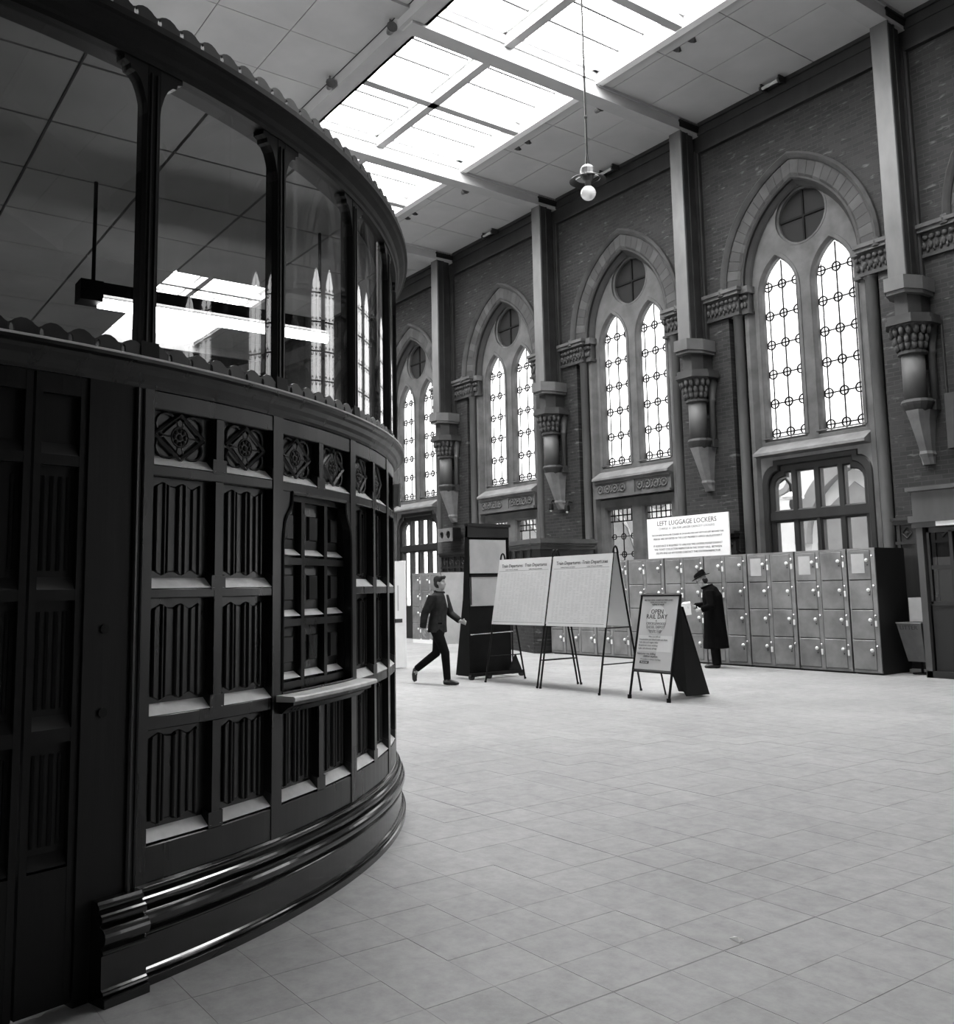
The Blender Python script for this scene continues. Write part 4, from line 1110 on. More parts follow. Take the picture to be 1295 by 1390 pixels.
# ================================================================== DEPARTURES BOARDS
def dep_board(x0, x1, label):
    w = x1 - x0
    t = thing('departures_board', label, 'notice board', (x0, 8.88, 0), group='train departures boards')
    yf, yb, ya, zt = 0.0, .80, .40, 1.98
    def fy(z): return ya * z / zt * .93
    def by(z): return yb - ya * z / zt * .93
    for n, X in (('left', .0), ('right', w)):
        hoop = [(X, fy(0), 0), (X, fy(1.88), 1.88)] + [(X, ya - .03 + .0 + (-.045) * math.cos(a) + .03, 1.89 + .13 * math.sin(a)) for a in [PI * i / 8 for i in range(0, 9)]] + [(X, by(1.88), 1.88), (X, by(0), 0)]
        add('end_frame', MB().tube(hoop, .014, 8), 'iron', t)
        for y in (0, yb): add('foot', MB().tube([(X, y, 0), (X, y, .03)], .019, 8), 'iron', t)
        add('cross_rail', MB().tube([(X, fy(.40), .40), (X, by(.40), .40)], .009, 6), 'iron', t)
        add('cross_rail', MB().tube([(X, fy(.88), .89), (X, by(.88), .89)], .010, 6), 'iron', t)
    for nm, f_ in (('front_board', fy), ('back_board', by)):
        d = -.02 if f_ is fy else .02
        b = MB().add([(-.01, f_(.90) + d, .90), (w + .01, f_(.90) + d, .90), (w + .01, f_(1.92) + d, 1.92), (-.01, f_(1.92) + d, 1.92), (-.01, f_(.90) + d * .3, .90), (w + .01, f_(.90) + d * .3, .90), (w + .01, f_(1.92) + d * .3, 1.92), (-.01, f_(1.92) + d * .3, 1.92)],
                     [(0, 1, 2, 3), (4, 5, 6, 7), (0, 1, 5, 4), (1, 2, 6, 5), (2, 3, 7, 6), (3, 0, 4, 7)])
        bo = add(nm, b, 'paper', t)
        if f_ is fy:
            zd = Vector((0, fy(1.92) - fy(.90), 1.02)).normalized()
            def at(x, z): return (x, fy(z) - .0215, z)
            for c in range(2):
                xc = w * (.27 + .46 * c)
                text('heading', 'Train Departures', .075, 'ink', bo, at(xc, 1.79), (1, 0, 0), zd)
                text('subheading', 'London St Pancras to all stations', .024, 'ink_grey', bo, at(xc, 1.745), (1, 0, 0), zd)
                lines = MB()
                for cc in range(7):
                    xx = xc - w * .20 + w * .40 * cc / 6.0
                    for rr_ in range(34):
                        if random.random() < .14: continue
                        z = 1.69 - rr_ * .0218
                        ln = w * .40 / 6 * random.uniform(.45, .86); th_ = .0032
                        lines.add([at(xx, z), at(xx + ln, z), at(xx + ln, z + th_ * 2), at(xx, z + th_ * 2)], [(0, 1, 2, 3)])
                for v in range(len(lines.v)): lines.v[v] = (lines.v[v][0], lines.v[v][1] - .001, lines.v[v][2])
                tag(add('timetable_print', lines, 'print_faint', bo), kind='stuff')
            rule = MB()
            for z in (1.73, .94): rule.add([at(.03, z), at(w - .03, z), at(w - .03, z + .004), at(.03, z + .004)], [(0, 1, 2, 3)])
            add('rule', rule, 'ink_grey', bo)
    return t
dep_board(-12.03, -10.76, 'left one of the two A-frame Train Departures boards, nearer the walking person')
dep_board(-10.69, -9.45, 'right one of the two A-frame Train Departures boards, with a hooped end')

# ================================================================== OPEN DAY POSTER STAND
ps = thing('poster_stand', 'black-framed A-board with an OPEN RAIL DAY poster and a black back sheet', 'A-board', (-8.92, 8.92, 0))
PWD = .68; LEAN = .31; ZT = 1.335
def py(z): return LEAN * z / ZT
def zz(z): return .38 + (z - .38) * .917
pf = MB()
for X in (0, PWD): pf.tube([(X, py(0), 0), (X, py(ZT), ZT)], .022, 4)
for z in (.36, ZT): pf.tube([(0, py(z), z), (PWD, py(z), z)], .020, 4)
add('front_frame', pf, 'iron', ps)
def pq(x0, x1, z0, z1, d): return ([(x0, py(z0) + d, z0), (x1, py(z0) + d, z0), (x1, py(z1) + d, z1), (x0, py(z1) + d, z1)], [(0, 1, 2, 3)])
def slab(x0, x1, z0, z1, d0, d1):
    a, _ = pq(x0, x1, z0, z1, d0); b, _ = pq(x0, x1, z0, z1, d1)
    return MB().add(a + b, [(0, 1, 2, 3), (7, 6, 5, 4), (0, 4, 5, 1), (1, 5, 6, 2), (2, 6, 7, 3), (3, 7, 4, 0)])
po = add('poster', slab(.025, PWD - .025, .38, ZT - .02, -.008, .008), 'paper_grey', ps)
add('white_band', slab(.035, PWD - .05, zz(.63), zz(.85), -.0095, -.0085), 'paper', po)
ov = []
for i in range(24):
    a = 2 * PI * i / 24; x_, z_ = PWD * .47 + .165 * math.cos(a), zz(1.075) + .19 * math.sin(a)
    ov.append((x_, py(z_) - .0105, z_))
add('white_oval', MB().add(ov, [tuple(range(24))]), 'paper', po)
pz = Vector((0, LEAN, ZT)).normalized()
def pt(body, size, z, x=PWD * .47, m='ink', al='CENTER'): z = zz(z); text('poster_lettering', body, size, m, po, (x, py(z) - .0125, z), (1, 0, 0), pz, al)
pt('OPEN', .085, 1.155); pt('RAIL DAY', .085, 1.085)
pt('at', .03, 1.05, m='ink_grey')
pt('CRICKLEWOOD', .047, 1.0, m='ink_grey'); pt('DIESEL DEPOT', .050, .95, m='ink_grey'); pt('Saturday 12 July', .036, .91, m='ink_grey'); pt('10.30 to 17.00', .034, .885, m='ink_grey')
pt('BRITISH RAIL LONDON MIDLAND', .033, 1.335); pt('invite you to visit the', .033, 1.305, m='ink_grey'); pt('railway at work', .033, 1.275)
pt('What you will see', .028, .825, m='ink_grey')
for i, l_ in enumerate(('Locomotives and diesel trains on show', 'Cab visits and engine rides', 'Breakdown crane working', 'Light refreshments all day')): pt(l_, .031, .785 - .042 * i, x=.06, m='ink_grey', al='LEFT')
pt('Admission one shilling', .036, .585, x=.05, al='LEFT'); pt('children sixpence', .036, .55, x=.16, al='LEFT'); pt('Proceeds to railway charities', .030, .51, x=.12, m='ink_grey', al='LEFT')
add('poster_panel', slab(.11, .27, .455, .487, -.0115, -.0105), 'ink', po)
text('poster_lettering', 'British Rail', .026, 'paper', po, (.19, py(.463) - .0125, .463), (1, 0, 0), pz)
bk = MB()
def by2(z): return .94 - (.94 - .33) * z / 1.29
q = [(.02, by2(.02), .02), (PWD - .13, by2(.02), .02), (PWD - .03, by2(1.18), 1.18), (.04, by2(1.18), 1.18)]
bk.add([Vector(p) for p in q] + [Vector(p) + Vector((0, -.015, 0)) for p in q], [(0, 1, 2, 3), (7, 6, 5, 4), (0, 4, 5, 1), (1, 5, 6, 2), (2, 6, 7, 3), (3, 7, 4, 0)])
add('back_sheet', bk, 'board_black', ps)
sd = MB()
pp_ = [(PWD - .02, py(.34) + .02, .34), (PWD - .10, by2(.03) - .02, .03), (PWD - .18, .34, .07), (PWD - .10, by2(.03) - .02, .03)]
tri = [(PWD + .0, py(ZT - .12) + .02, ZT - .14), (PWD - .13, by2(.02), .02), (PWD - .02, .36, .05), (PWD - .01, py(.36) + .03, .36)]
sd.add([Vector(p) for p in tri] + [Vector(p) + Vector((-.012, 0, 0)) for p in tri], [(0, 1, 2, 3), (7, 6, 5, 4), (0, 4, 5, 1), (1, 5, 6, 2), (2, 6, 7, 3), (3, 7, 4, 0)])
add('side_sheet', sd, 'board_black', ps)
for X in (0, PWD): add('foot', MB().tube([(X, 0, 0), (X, .002, .05)], .028, 6), 'iron', ps)
add('rear_leg', MB().tube([(.06, .62, 0), (.06, .32, 1.22)], .012, 6), 'iron', ps)

# ================================================================== TALL WHEELED DISPLAY
wb = thing('wheeled_display', 'tall black wheeled display stand with two blank grey sheets', 'display stand', (-12.62, 9.0, 0))
add('side_wedge', MB().prism([(-.40, .05), (0, .05), (0, 2.54), (-.05, 2.54), (-.16, 1.3)], 0, .03), 'board_black', wb)
add('side_wedge', MB().prism([(-.40, .05), (0, .05), (0, 2.54), (-.05, 2.54), (-.16, 1.3)], .84, .87), 'board_black', wb)
add('back_panel', MB().box(-.06, -.03, .03, .84, .1, 2.52), 'board_black', wb)
add('lower_panel', MB().box(-.03, 0, .03, .84, .06, 1.16), 'board_black', wb)
add('sheet', MB().box(-.03, .002, .04, .80, 1.72, 2.28), 'board_grey', wb)
add('sheet', MB().box(-.03, .002, .04, .80, 1.18, 1.66), 'board_grey', wb)
add('head_board', MB().box(-.06, .02, .0, .86, 2.32, 2.54).box(-.07, .04, -.01, .88, 2.50, 2.55), 'wall_wood', wb)
add('sheet_clip', MB().tube([(.012, .05, 1.20), (.012, .05, 1.66), (.012, .08, 1.68), (.012, .80, 1.68)], .009, 6), 'iron', wb)
add('towel_rail', MB().tube([(.02, .02, .72), (.06, .02, .72), (.06, .86, .74)], .010, 6), 'chrome', wb)
add('front_post', MB().tube([(.05, .86, .05), (.05, .86, 2.1)], .014, 6), 'iron', wb)
add('base_rail', MB().box(.08, .16, -.08, 1.02, .05, .10), 'iron', wb)
for y in (-.05, .30, .98): 
    add('caster', MB().tube([(.09, y, .045), (.15, y, .045)], .045, 12), 'leather', wb)
add('foot_gusset', MB().add([(.10, .72, .10), (.10, .98, .10), (.10, .86, .36), (.14, .72, .10), (.14, .98, .10), (.14, .86, .36)], [(0, 1, 2), (5, 4, 3), (0, 3, 4, 1), (1, 4, 5, 2), (2, 5, 3, 0)]), 'iron', wb)
add('base_rail', MB().box(-.38, .1, .02, .07, .04, .09).box(-.38, .1, .80, .85, .04, .09), 'iron', wb)

# ================================================================== WHITE STANDING SIGN BY THE OFFICE
wp = thing('standing_sign', 'narrow white boxed pillar sign with a black band beside the ticket office edge', 'sign', (-15.33, 9.20, 0))
add('pillar', MB().box(-.14, 0, -.55, .23, .02, 2.02), 'paper', wp)
add('side_face', MB().box(-.14, .002, .23, .27, .02, 2.03), 'enamel_white', wp)
add('black_band', MB().box(.0, .006, -.25, .18, .86, .93), 'ink', wp)
add('faint_print', MB().box(.0, .004, -.1, -.07, 1.02, 1.55).box(.0, .004, 0, .02, 1.02, 1.50).box(.0, .004, .08, .10, 1.08, 1.56), 'board_grey', wp)

# ================================================================== PANELLED KIOSK IN THE THIRD BAY
kc = thing('panelled_kiosk', 'dark panelled kiosk on a brick base with a moulded cornice against the wall', 'kiosk', (-17.3, 14.4, 0))
def off(poly, d):
    c = Vector((sum(p[0] for p in poly) / len(poly), sum(p[1] for p in poly) / len(poly)))
    L = []
    for p in poly:
        v = Vector(p) - c; L.append(tuple(c + v * (1 + d / v.length)))
    return [(x_, min(y_, W - .02)) for x_, y_ in L]
kp = [(-18.9, W - .02), (-18.6, 14.25), (-16.50, 13.55), (-16.26, 13.62), (-16.24, W - .02)]
add('brick_base', MB().hprism(kp, 0, .92), 'brick', kc, local=False)
add('base_ledge', MB().hprism(off(kp, .05), .92, .98), 'wall_wood', kc, local=False)
add('panelling', MB().hprism(off(kp, -.05), .98, 2.34), 'wall_wood', kc, local=False)
add('cornice', MB().hprism(off(kp, .02), 2.34, 2.42).hprism(off(kp, .10), 2.42, 2.47).hprism(off(kp, .16), 2.47, 2.53).hprism(off(kp, .05), 2.53, 2.58), 'kiosk_paint', kc, local=False)
for i in range(5):
    a = Vector(kp[1]); b = Vector(kp[2]); d = (b - a); n = Vector((d.y, -d.x)).normalized(); p = a + d * (.04 + .23 * i) + n * .02
    add('panel_stile', MB().tube([(p.x, p.y, .98), (p.x, p.y, 2.34)], .04, 4), 'wall_wood', kc, local=False)
add('small_notice', MB().box(-18.55, -18.30, 14.20, 14.215, 2.62, 2.86), 'enamel_white', kc, local=False)

# ---- loudspeaker box on the pier
ls = thing('loudspeaker_box', 'grey loudspeaker box with two round openings mounted on the far pier', 'loudspeaker', (post_x(3) + .02, W - .38, 2.82))
me = plate([(-.36, 0), (-.36, .38), (.36, .38), (.36, 0)], [circle(-.15, .19, .10, 14), circle(.17, .19, .115, 14)], -.02, .02)
put('front', setm(me, 'bin_metal'), ls)
add('cabinet', MB().box(-.36, .36, .02, .30, 0, .38), 'board_black', ls)
add('wall_arm', MB().box(-.05, .05, .28, .40, .1, .28), 'iron', ls)

# ================================================================== KIOSK AT THE RIGHT EDGE
kr = thing('glazed_kiosk', 'glazed timber kiosk with a painted cornice at the right edge beside the lockers', 'kiosk', (-7.55, 13.95, 0))
add('base_panel', MB().box(.04, 2.6, .02, .08, .05, 1.10).box(-.0, .06, .02, 1.3, .05, 1.10), 'kiosk_dark', kr)
add('corner_post', MB().box(-.07, .03, -.05, .06, 0, 2.30), 'kiosk_paint', kr)
add('skirting', MB().box(-.06, 2.6, -.05, .02, 0, .10), 'kiosk_dark', kr)
add('sash_frame', MB().box(.06, .10, .0, .06, 1.10, 2.26).box(.06, 2.6, .0, .06, 2.18, 2.26).box(.06, 2.6, .0, .06, 1.08, 1.14).box(.40, .45, .0, .06, 1.1, 2.2).box(.80, .86, .0, .06, 1.1, 2.2).box(.1, 2.6, .01, .05, 1.62, 1.68), 'wall_wood', kr)
for xa, xb in ((.10, .40), (.45, .80), (.86, 1.5)):
    for za, zb in ((1.14, 1.62), (1.68, 2.18)): add('pane', MB().box(xa, xb, .03, .036, za, zb), 'kiosk_glass', kr)
add('fascia', MB().box(-.12, 2.6, -.08, 1.3, 2.26, 2.34).box(-.15, 2.6, -.12, 1.3, 2.34, 2.44).box(-.10, 2.6, -.06, 1.3, 2.44, 2.82).box(-.16, 2.6, -.13, 1.3, 2.82, 2.88), 'kiosk_paint', kr)
add('rear_wall', MB().box(.06, 2.6, 1.24, 1.3, 0, 2.3), 'kiosk_dark', kr)
add('white_ticket', MB().box(.27, .60, -.10, -.085, 2.27, 2.34), 'enamel_white', kr)
bx = thing('cardboard_box', 'pale carton perched on the litter bin beside the kiosk post', 'box', (-7.83, 14.33, .0))
add('carton', MB().bbox(-.17, .17, -.12, .20, .815, 1.19, .004), 'board_grey', bx)
add('lid_flap', MB().box(.04, .17, -.06, .16, 1.19, 1.225), 'enamel_white', bx)
lb2 = thing('litter_bin', 'grey tapered metal litter bin lettered LITTER beside the lockers', 'bin', (-7.93, 14.25, 0))
bn = MB(); t_ = [(-.23, -.16), (.17, -.16), (.17, .22), (-.23, .22)]; b_ = [(-.15, -.02), (.13, -.02), (.13, .20), (-.15, .20)]
ti = [(-.215, -.145), (.155, -.145), (.155, .205), (-.215, .205)]
bn.add([(x_, y_, .20) for x_, y_ in b_] + [(x_, y_, .80) for x_, y_ in t_] + [(x_, y_, .80) for x_, y_ in ti] + [(x_, y_, .24) for x_, y_ in [(p[0] * .9, p[1] * .9 + .01) for p in b_]],
       [(3, 2, 1, 0), (0, 1, 5, 4), (1, 2, 6, 5), (2, 3, 7, 6), (3, 0, 4, 7), (4, 5, 9, 8), (5, 6, 10, 9), (6, 7, 11, 10), (7, 4, 8, 11), (8, 9, 13, 12), (9, 10, 14, 13), (10, 11, 15, 14), (11, 8, 12, 15), (12, 13, 14, 15)])
add('bucket', bn, 'bin_metal', lb2)
add('rim', MB().tube([(-.23, -.16, .80), (.17, -.16, .80), (.17, .22, .80), (-.23, .22, .80), (-.23, -.16, .80)], .011, 6), 'locker_edge', lb2)
text('lettering', 'LITTER', .095, 'ink', lb2, (-.03, -.155, .70), (1, 0, 0), Vector((0, -.14, .6)))
add('stand', MB().tube([(-.01, .12, 0), (-.01, .12, .22)], .02, 8).lathe([(.14, 0), (.14, .02)], (-.01, .12, 0), 14), 'iron', lb2)

# ================================================================== HANGING LAMP AND CEILING FITTINGS
hl = thing('hanging_lamp', 'hanging lamp with a flat ring shade and clear globe on a long rod', 'lamp', (-10.57, 10.07, 8.06))
add('rod', MB().tube([(0, 0, .15), (0, 0, 3.25)], .018, 6), 'iron', hl)
add('rod_joint', MB().lathe([(.02, .16), (.04, .18), (.03, .30), (.018, .40)], (0, 0, 0), 8), 'iron', hl)
for z_ in (1.03, 1.73): add('rod_joint', MB().lathe([(.018, z_ - .03), (.028, z_), (.018, z_ + .03)], (0, 0, 0), 8), 'iron', hl)
add('cowl', MB().lathe([(.02, .20), (.08, .19), (.12, .14), (.125, .05), (.13, .03)], (0, 0, 0), 16), 'lamp_metal', hl)
sh = MB(); prof = [(.20, -.01), (.29, -.05), (.30, -.065), (.285, -.06), (.20, -.025)]
n0 = 0
m_ = 24
for r_, z_ in prof:
    for k in range(m_):
        a = 2 * PI * k / m_; sh.v.append((r_ * math.cos(a), r_ * math.sin(a), z_))
for i in range(len(prof)):
    i2 = (i + 1) % len(prof)
    for k in range(m_): sh.f.append((i * m_ + k, i * m_ + (k + 1) % m_, i2 * m_ + (k + 1) % m_, i2 * m_ + k))
add('ring_shade', sh, 'iron', hl)
for i in range(4):
    a = PI / 2 * i + .6
    add('spoke', MB().tube([(.10 * math.cos(a), .10 * math.sin(a), .03), (.24 * math.cos(a), .24 * math.sin(a), -.03)], .012, 6), 'lamp_metal', hl)
add('holder', MB().lathe([(.10, .03), (.09, -.02), (.055, -.07), (.05, -.16), (.075, -.19)], (0, 0, 0), 14), 'post_dark', hl)
add('globe', MB().ball((0, 0, -.27), (.125, .125, .12), 16, 10), 'bulb', hl, smooth=True)
spots = [((-13.0, 12.75), 'beside the hanging lamp rod'), ((-17.75, 12.75), 'right of the ticket office cornice'), ((-13.05, 7.86), 'on the near edge beam at the top'), ((-15.25, 7.82), 'on the near edge beam left of the roof light')]
for (x_, y_), d_ in spots:
    s_ = thing('ceiling_floodlight', 'small floodlight fixed under the ceiling, ' + d_, 'floodlight', (x_, y_, H - .24), group='ceiling floodlights')
    add('bracket', MB().tube([(0, 0, .24), (0, 0, .10)], .02, 6), 'lamp_metal', s_)
    add('lamp_body', MB().tube([(-.10, .03, .06), (.03, 0, .05), (.10, -.02, .05)], [.05, .07, .10], 10), 'lamp_metal', s_)
    add('lens', MB().tube([(.101, -.0202, .05), (.106, -.021, .05)], .085, 10), 'lamp_metal', s_)
for (x_, y_), d_ in (((-10.65, 12.73), 'nearest pair, right of the lamp rod'), ((-15.36, 12.70), 'second pair, left of the lamp'), ((-20.1, 12.72), 'farthest pair, by the office cornice')):
    v_ = thing('ceiling_vent', 'pair of small dark triangular ceiling vents, ' + d_, 'vent', (x_, y_, H), group='ceiling vents')
    for s in (-1, 1):
        add('vent_cowl', MB().add([(s * .18 - .09, -.06, -.004), (s * .18 + .09, -.06, -.004), (s * .18, .09, -.004), (s * .18 - .03, -.02, -.05), (s * .18 + .03, -.02, -.05), (s * .18, .03, -.05)], [(0, 1, 2), (3, 4, 5), (0, 1, 4, 3), (1, 2, 5, 4), (2, 0, 3, 5)]), 'post_dark', v_)
for (x_, d_) in ((-10.5, 'above the nearest window'), (-15.1, 'behind the hanging lamp'), (-19.8, 'above the third window')):
    c_ = thing('ceiling_bracket', 'short flanged rod bracket where ceiling meets wall, ' + d_, 'bracket', (x_, W - .30, H - .12), group='ceiling brackets')
    add('rod', MB().tube([(-.22, 0, 0), (.22, 0, 0)], .032, 8), 'board_grey', c_)
    for s in (-1, 1): add('flange', MB().tube([(s * .19, 0, 0), (s * .23, 0, 0)], .06, 10).box(s * .21 - .015, s * .21 + .015, -.02, .2, -.02, .1), 'post_dark', c_)

# ---- small wall fittings
wx = thing('wall_box', 'dark metal switch box with a conduit high on the wall at the right edge', 'switch box', (-7.52, W, 3.58))
add('box', MB().bbox(-.12, .42, -.20, 0, 0, .92, .01), 'post_dark', wx)
add('conduit', MB().tube([(-.15, -.03, 2.2), (-.15, -.03, .1), (-.10, -.03, .0), (.02, -.05, -.02)], .018, 6), 'post_dark', wx)
for x_, z_, d_ in ((-17.62, 3.50, 'left one beneath the second corbel'), (-17.02, 3.42, 'right one beneath the second corbel')):
    wl = thing('wall_lamp', 'small dark wall lamp, ' + d_, 'lamp', (x_, W, z_), group='wall lamps')
    add('bracket', MB().tube([(0, 0, .10), (0, -.12, .12), (0, -.16, .06)], .018, 6), 'iron', wl)
    add('shade', MB().lathe([(.03, .06), (.06, .03), (.07, -.10), (.05, -.12)], (0, -.16, 0), 10), 'iron', wl)
    add('bulb', MB().ball((0, -.16, -.13), .035, 8, 5), 'bulb', wl)

# ================================================================== PEOPLE
def fuse(name, mb, m, parent, voxel=.011, smooth_it=2, local=True):
    """several overlapping limbs grown into one continuous skin"""
    o = add(name, mb, m, parent, local=local, smooth=True)
    r = o.modifiers.new('fuse', 'REMESH'); r.mode = 'VOXEL'; r.voxel_size = voxel; r.use_smooth_shade = True
    if smooth_it:
        s_ = o.modifiers.new('smooth', 'SMOOTH'); s_.iterations = smooth_it; s_.factor = .5
    return o
def hand(mb, w, d, palm_n, side, s=1.0, curl=.5):
    """palm and five fingers; w wrist, d pointing direction, palm_n palm normal, side = thumb direction"""
    w = Vector(w); d = Vector(d).normalized(); pn = Vector(palm_n); pn = (pn - d * pn.dot(d)).normalized(); sd = d.cross(pn)
    if sd.dot(Vector(side)) < 0: sd = -sd
    mb.tube([w, w + d * .035 * s, w + d * .085 * s], [(.024 * s, .026 * s), (.040 * s, .017 * s), (.040 * s, .015 * s)], 10, up=pn)
    for i, L in enumerate((.072, .080, .074, .058)):
        b = w + d * .082 * s + sd * (.030 - .020 * i) * s
        m1 = b + (d * math.cos(curl * .5) + pn * math.sin(curl * .5)) * L * .5 * s
        e = m1 + (d * math.cos(curl * 1.4) + pn * math.sin(curl * 1.4)) * L * .5 * s
        mb.tube([b - d * .012 * s, m1, e], [.0098 * s, .0092 * s, .0078 * s], 6)
    b = w + d * .03 * s + sd * .030 * s
    m1 = b + (d * .6 + sd * .75 + pn * .15).normalized() * .034 * s
    e = m1 + (d * .85 + sd * .2 + pn * .35).normalized() * .030 * s
    mb.tube([b - sd * .012 * s, m1, e], [.0125 * s, .0110 * s, .0088 * s], 6)
def head_mesh(mb, c, fwd, up, s=1.0):
    """skull, jaw, nose, ears, brow, lips, neck stub; c = head centre"""
    c = Vector(c); f = Vector(fwd).normalized(); u = Vector(up); u = (u - f * u.dot(f)).normalized(); l = u.cross(f)
    def pt(a, b, d): return c + f * a * s + l * b * s + u * d * s
    def blob(p, r, seg=12):
        n0 = len(mb.v); mb.ball((0, 0, 0), r, seg, 8)
        for i in range(n0, len(mb.v)):
            x_, y_, z_ = mb.v[i]; q_ = p + f * x_ * s + l * y_ * s + u * z_ * s; mb.v[i] = tuple(q_)
    blob(pt(-.012, 0, .025), (.092, .074, .090)); blob(pt(.028, 0, -.035), (.060, .056, .078)); blob(pt(.050, 0, -.088), (.030, .030, .024), 8)
    blob(pt(.093, 0, -.020), (.018, .013, .014), 8); mb.tube([pt(.078, 0, .020), pt(.094, 0, -.018)], [.009 * s, .012 * s], 6)
    for sg_ in (-1, 1):
        blob(pt(-.004, sg_ * .073, -.012), (.016, .008, .030), 8)
        blob(pt(.074, sg_ * .031, .026), (.014, .022, .008), 8)
        blob(pt(.055, sg_ * .040, -.025), (.022, .020, .022), 8)
    blob(pt(.083, 0, -.052), (.008, .022, .006), 8); blob(pt(.080, 0, -.062), (.009, .019, .006), 8)
    return pt, blob

def build_walker():
    G = Vector((-12.35, 8.20, 0)); F = Vector((.86, .51, 0)).normalized()
    t = thing('person', 'person in a dark jacket and black trousers striding to the right', 'person', G, math.atan2(F.y, F.x))
    body = MB()
    # local: +x forward, +y left
    hip, chest, neck = (0, 0, .90), (.03, 0, 1.28), (.045, 0, 1.44)
    body.tube([(0, 0, .84), hip, (.015, 0, 1.05), chest, (.035, 0, 1.38), (.04, 0, 1.42)], [(.145, .095), (.16, .105), (.135, .095), (.165, .11), (.13, .085), (.06, .06)], 14, up=(1, 0, 0))
    body.tube([(.04, 0, 1.40), (.055, 0, 1.48)], [.056, .052], 10)
    head_mesh(body, (.065, 0, 1.575), (1, -.12, -.03), (0, 0, 1))
    legs = {'r': [(.0, -.085, .88), (.17, -.09, .49), (.20, -.09, .08)], 'l': [(0, .085, .88), (-.07, .085, .47), (-.42, .085, .22)]}
    for k_, L in legs.items(): body.tube(L, [(.082), (.055), (.038)], 10)
    arms = {'r': [(.02, -.19, 1.36), (-.10, -.25, 1.08), (-.13, -.25, .86)], 'l': [(.03, .19, 1.36), (.12, .24, 1.08), (.31, .20, .96)]}
    for L in arms.values(): body.tube(L, [.048, .040, .028], 10)
    hand(body, arms['r'][2], (.05, .05, -1), (.6, .7, 0), (1, 0, 0), .95, .6)
    hand(body, arms['l'][2], (1, -.1, -.25), (0, -1, 0), (0, 0, 1), .95, .9)
    body.tube([(.20, -.09, .09), (.20, -.09, .05), (.36, -.10, .03)], [.04, .045, .03], 8)
    body.tube([(-.42, .085, .24), (-.44, .085, .18), (-.46, .085, .06)], [.038, .045, .03], 8)
    fuse('body', body, 'skin', t)
    j = MB()
    j.tube([(-.005, 0, .80), (0, 0, .92), (.015, 0, 1.06), (.03, 0, 1.26), (.035, 0, 1.37), (.04, 0, 1.43)], [(.20, .145), (.19, .135), (.172, .125), (.20, .138), (.175, .11), (.075, .075)], 18, up=(1, 0, 0))
    for k_, L in arms.items():
        a, b, c = [Vector(p) for p in L]
        j.tube([a + Vector((0, 0, .02)), a, b, b + (c - b) * .93], [.066, .078, .062, .052], 12)
    jk = fuse('jacket', j, 'cloth_jacket', t, .012)
    add('shirt_front', MB().add([(.135, -.02, 1.40), (.135, .04, 1.40), (.185, .01, 1.18), (.125, -.02, 1.40), (.125, .04, 1.40), (.17, .01, 1.18)], [(0, 1, 2), (5, 4, 3), (0, 3, 4, 1), (1, 4, 5, 2), (2, 5, 3, 0)]), 'shirt', jk)
    add('collar', MB().tube([(.075 * math.cos(a) + .042, .078 * math.sin(a), 1.425 - .01 * math.cos(a)) for a in [2 * PI * i / 14 for i in range(15)]], .016, 6, cap=False), 'cloth_jacket', jk)
    add('pocket_flap', MB().box(.02, .15, -.148, -.140, .93, .955), 'cloth_trousers', jk)
    tr_ = MB()
    tr_.tube([(0, 0, .98), (0, 0, .90), (0, 0, .82)], [(.165, .115), (.168, .118), (.15, .105)], 14, up=(1, 0, 0))
    for L in legs.values():
        a, b, c = [Vector(p) for p in L]
        tr_.tube([a, a + (b - a) * .5, b, b + (c - b) * .5, c], [.096, .085, .070, .062, .056], 12)
    fuse('trousers', tr_, 'cloth_trousers', t, .012)
    s1 = MB().tube([(.14, -.09, .045), (.19, -.09, .05), (.27, -.095, .045), (.36, -.10, .034), (.40, -.10, .028)], [(.036, .036), (.046, .048), (.048, .042), (.042, .030), (.02, .018)], 10, up=(0, 0, 1))
    fuse('shoe', s1, 'leather', t, .008, 1)
    s2 = MB().tube([(-.40, .085, .25), (-.435, .085, .21), (-.455, .085, .13), (-.455, .085, .06), (-.44, .085, .025)], [(.036, .034), (.046, .044), (.046, .040), (.042, .030), (.03, .018)], 10, up=(0, 1, 0))
    fuse('shoe', s2, 'leather', t, .008, 1)
    h = MB(); c = Vector((.065, 0, 1.575))
    h.ball((c.x - .022, 0, c.z + .040), (.098, .084, .088), 14, 9); h.ball((c.x - .055, 0, c.z - .02), (.058, .074, .07), 12, 7); h.ball((c.x + .05, -.01, c.z + .085), (.05, .06, .03), 10, 6)
    fuse('hair', h, 'hair', t, .01, 2)

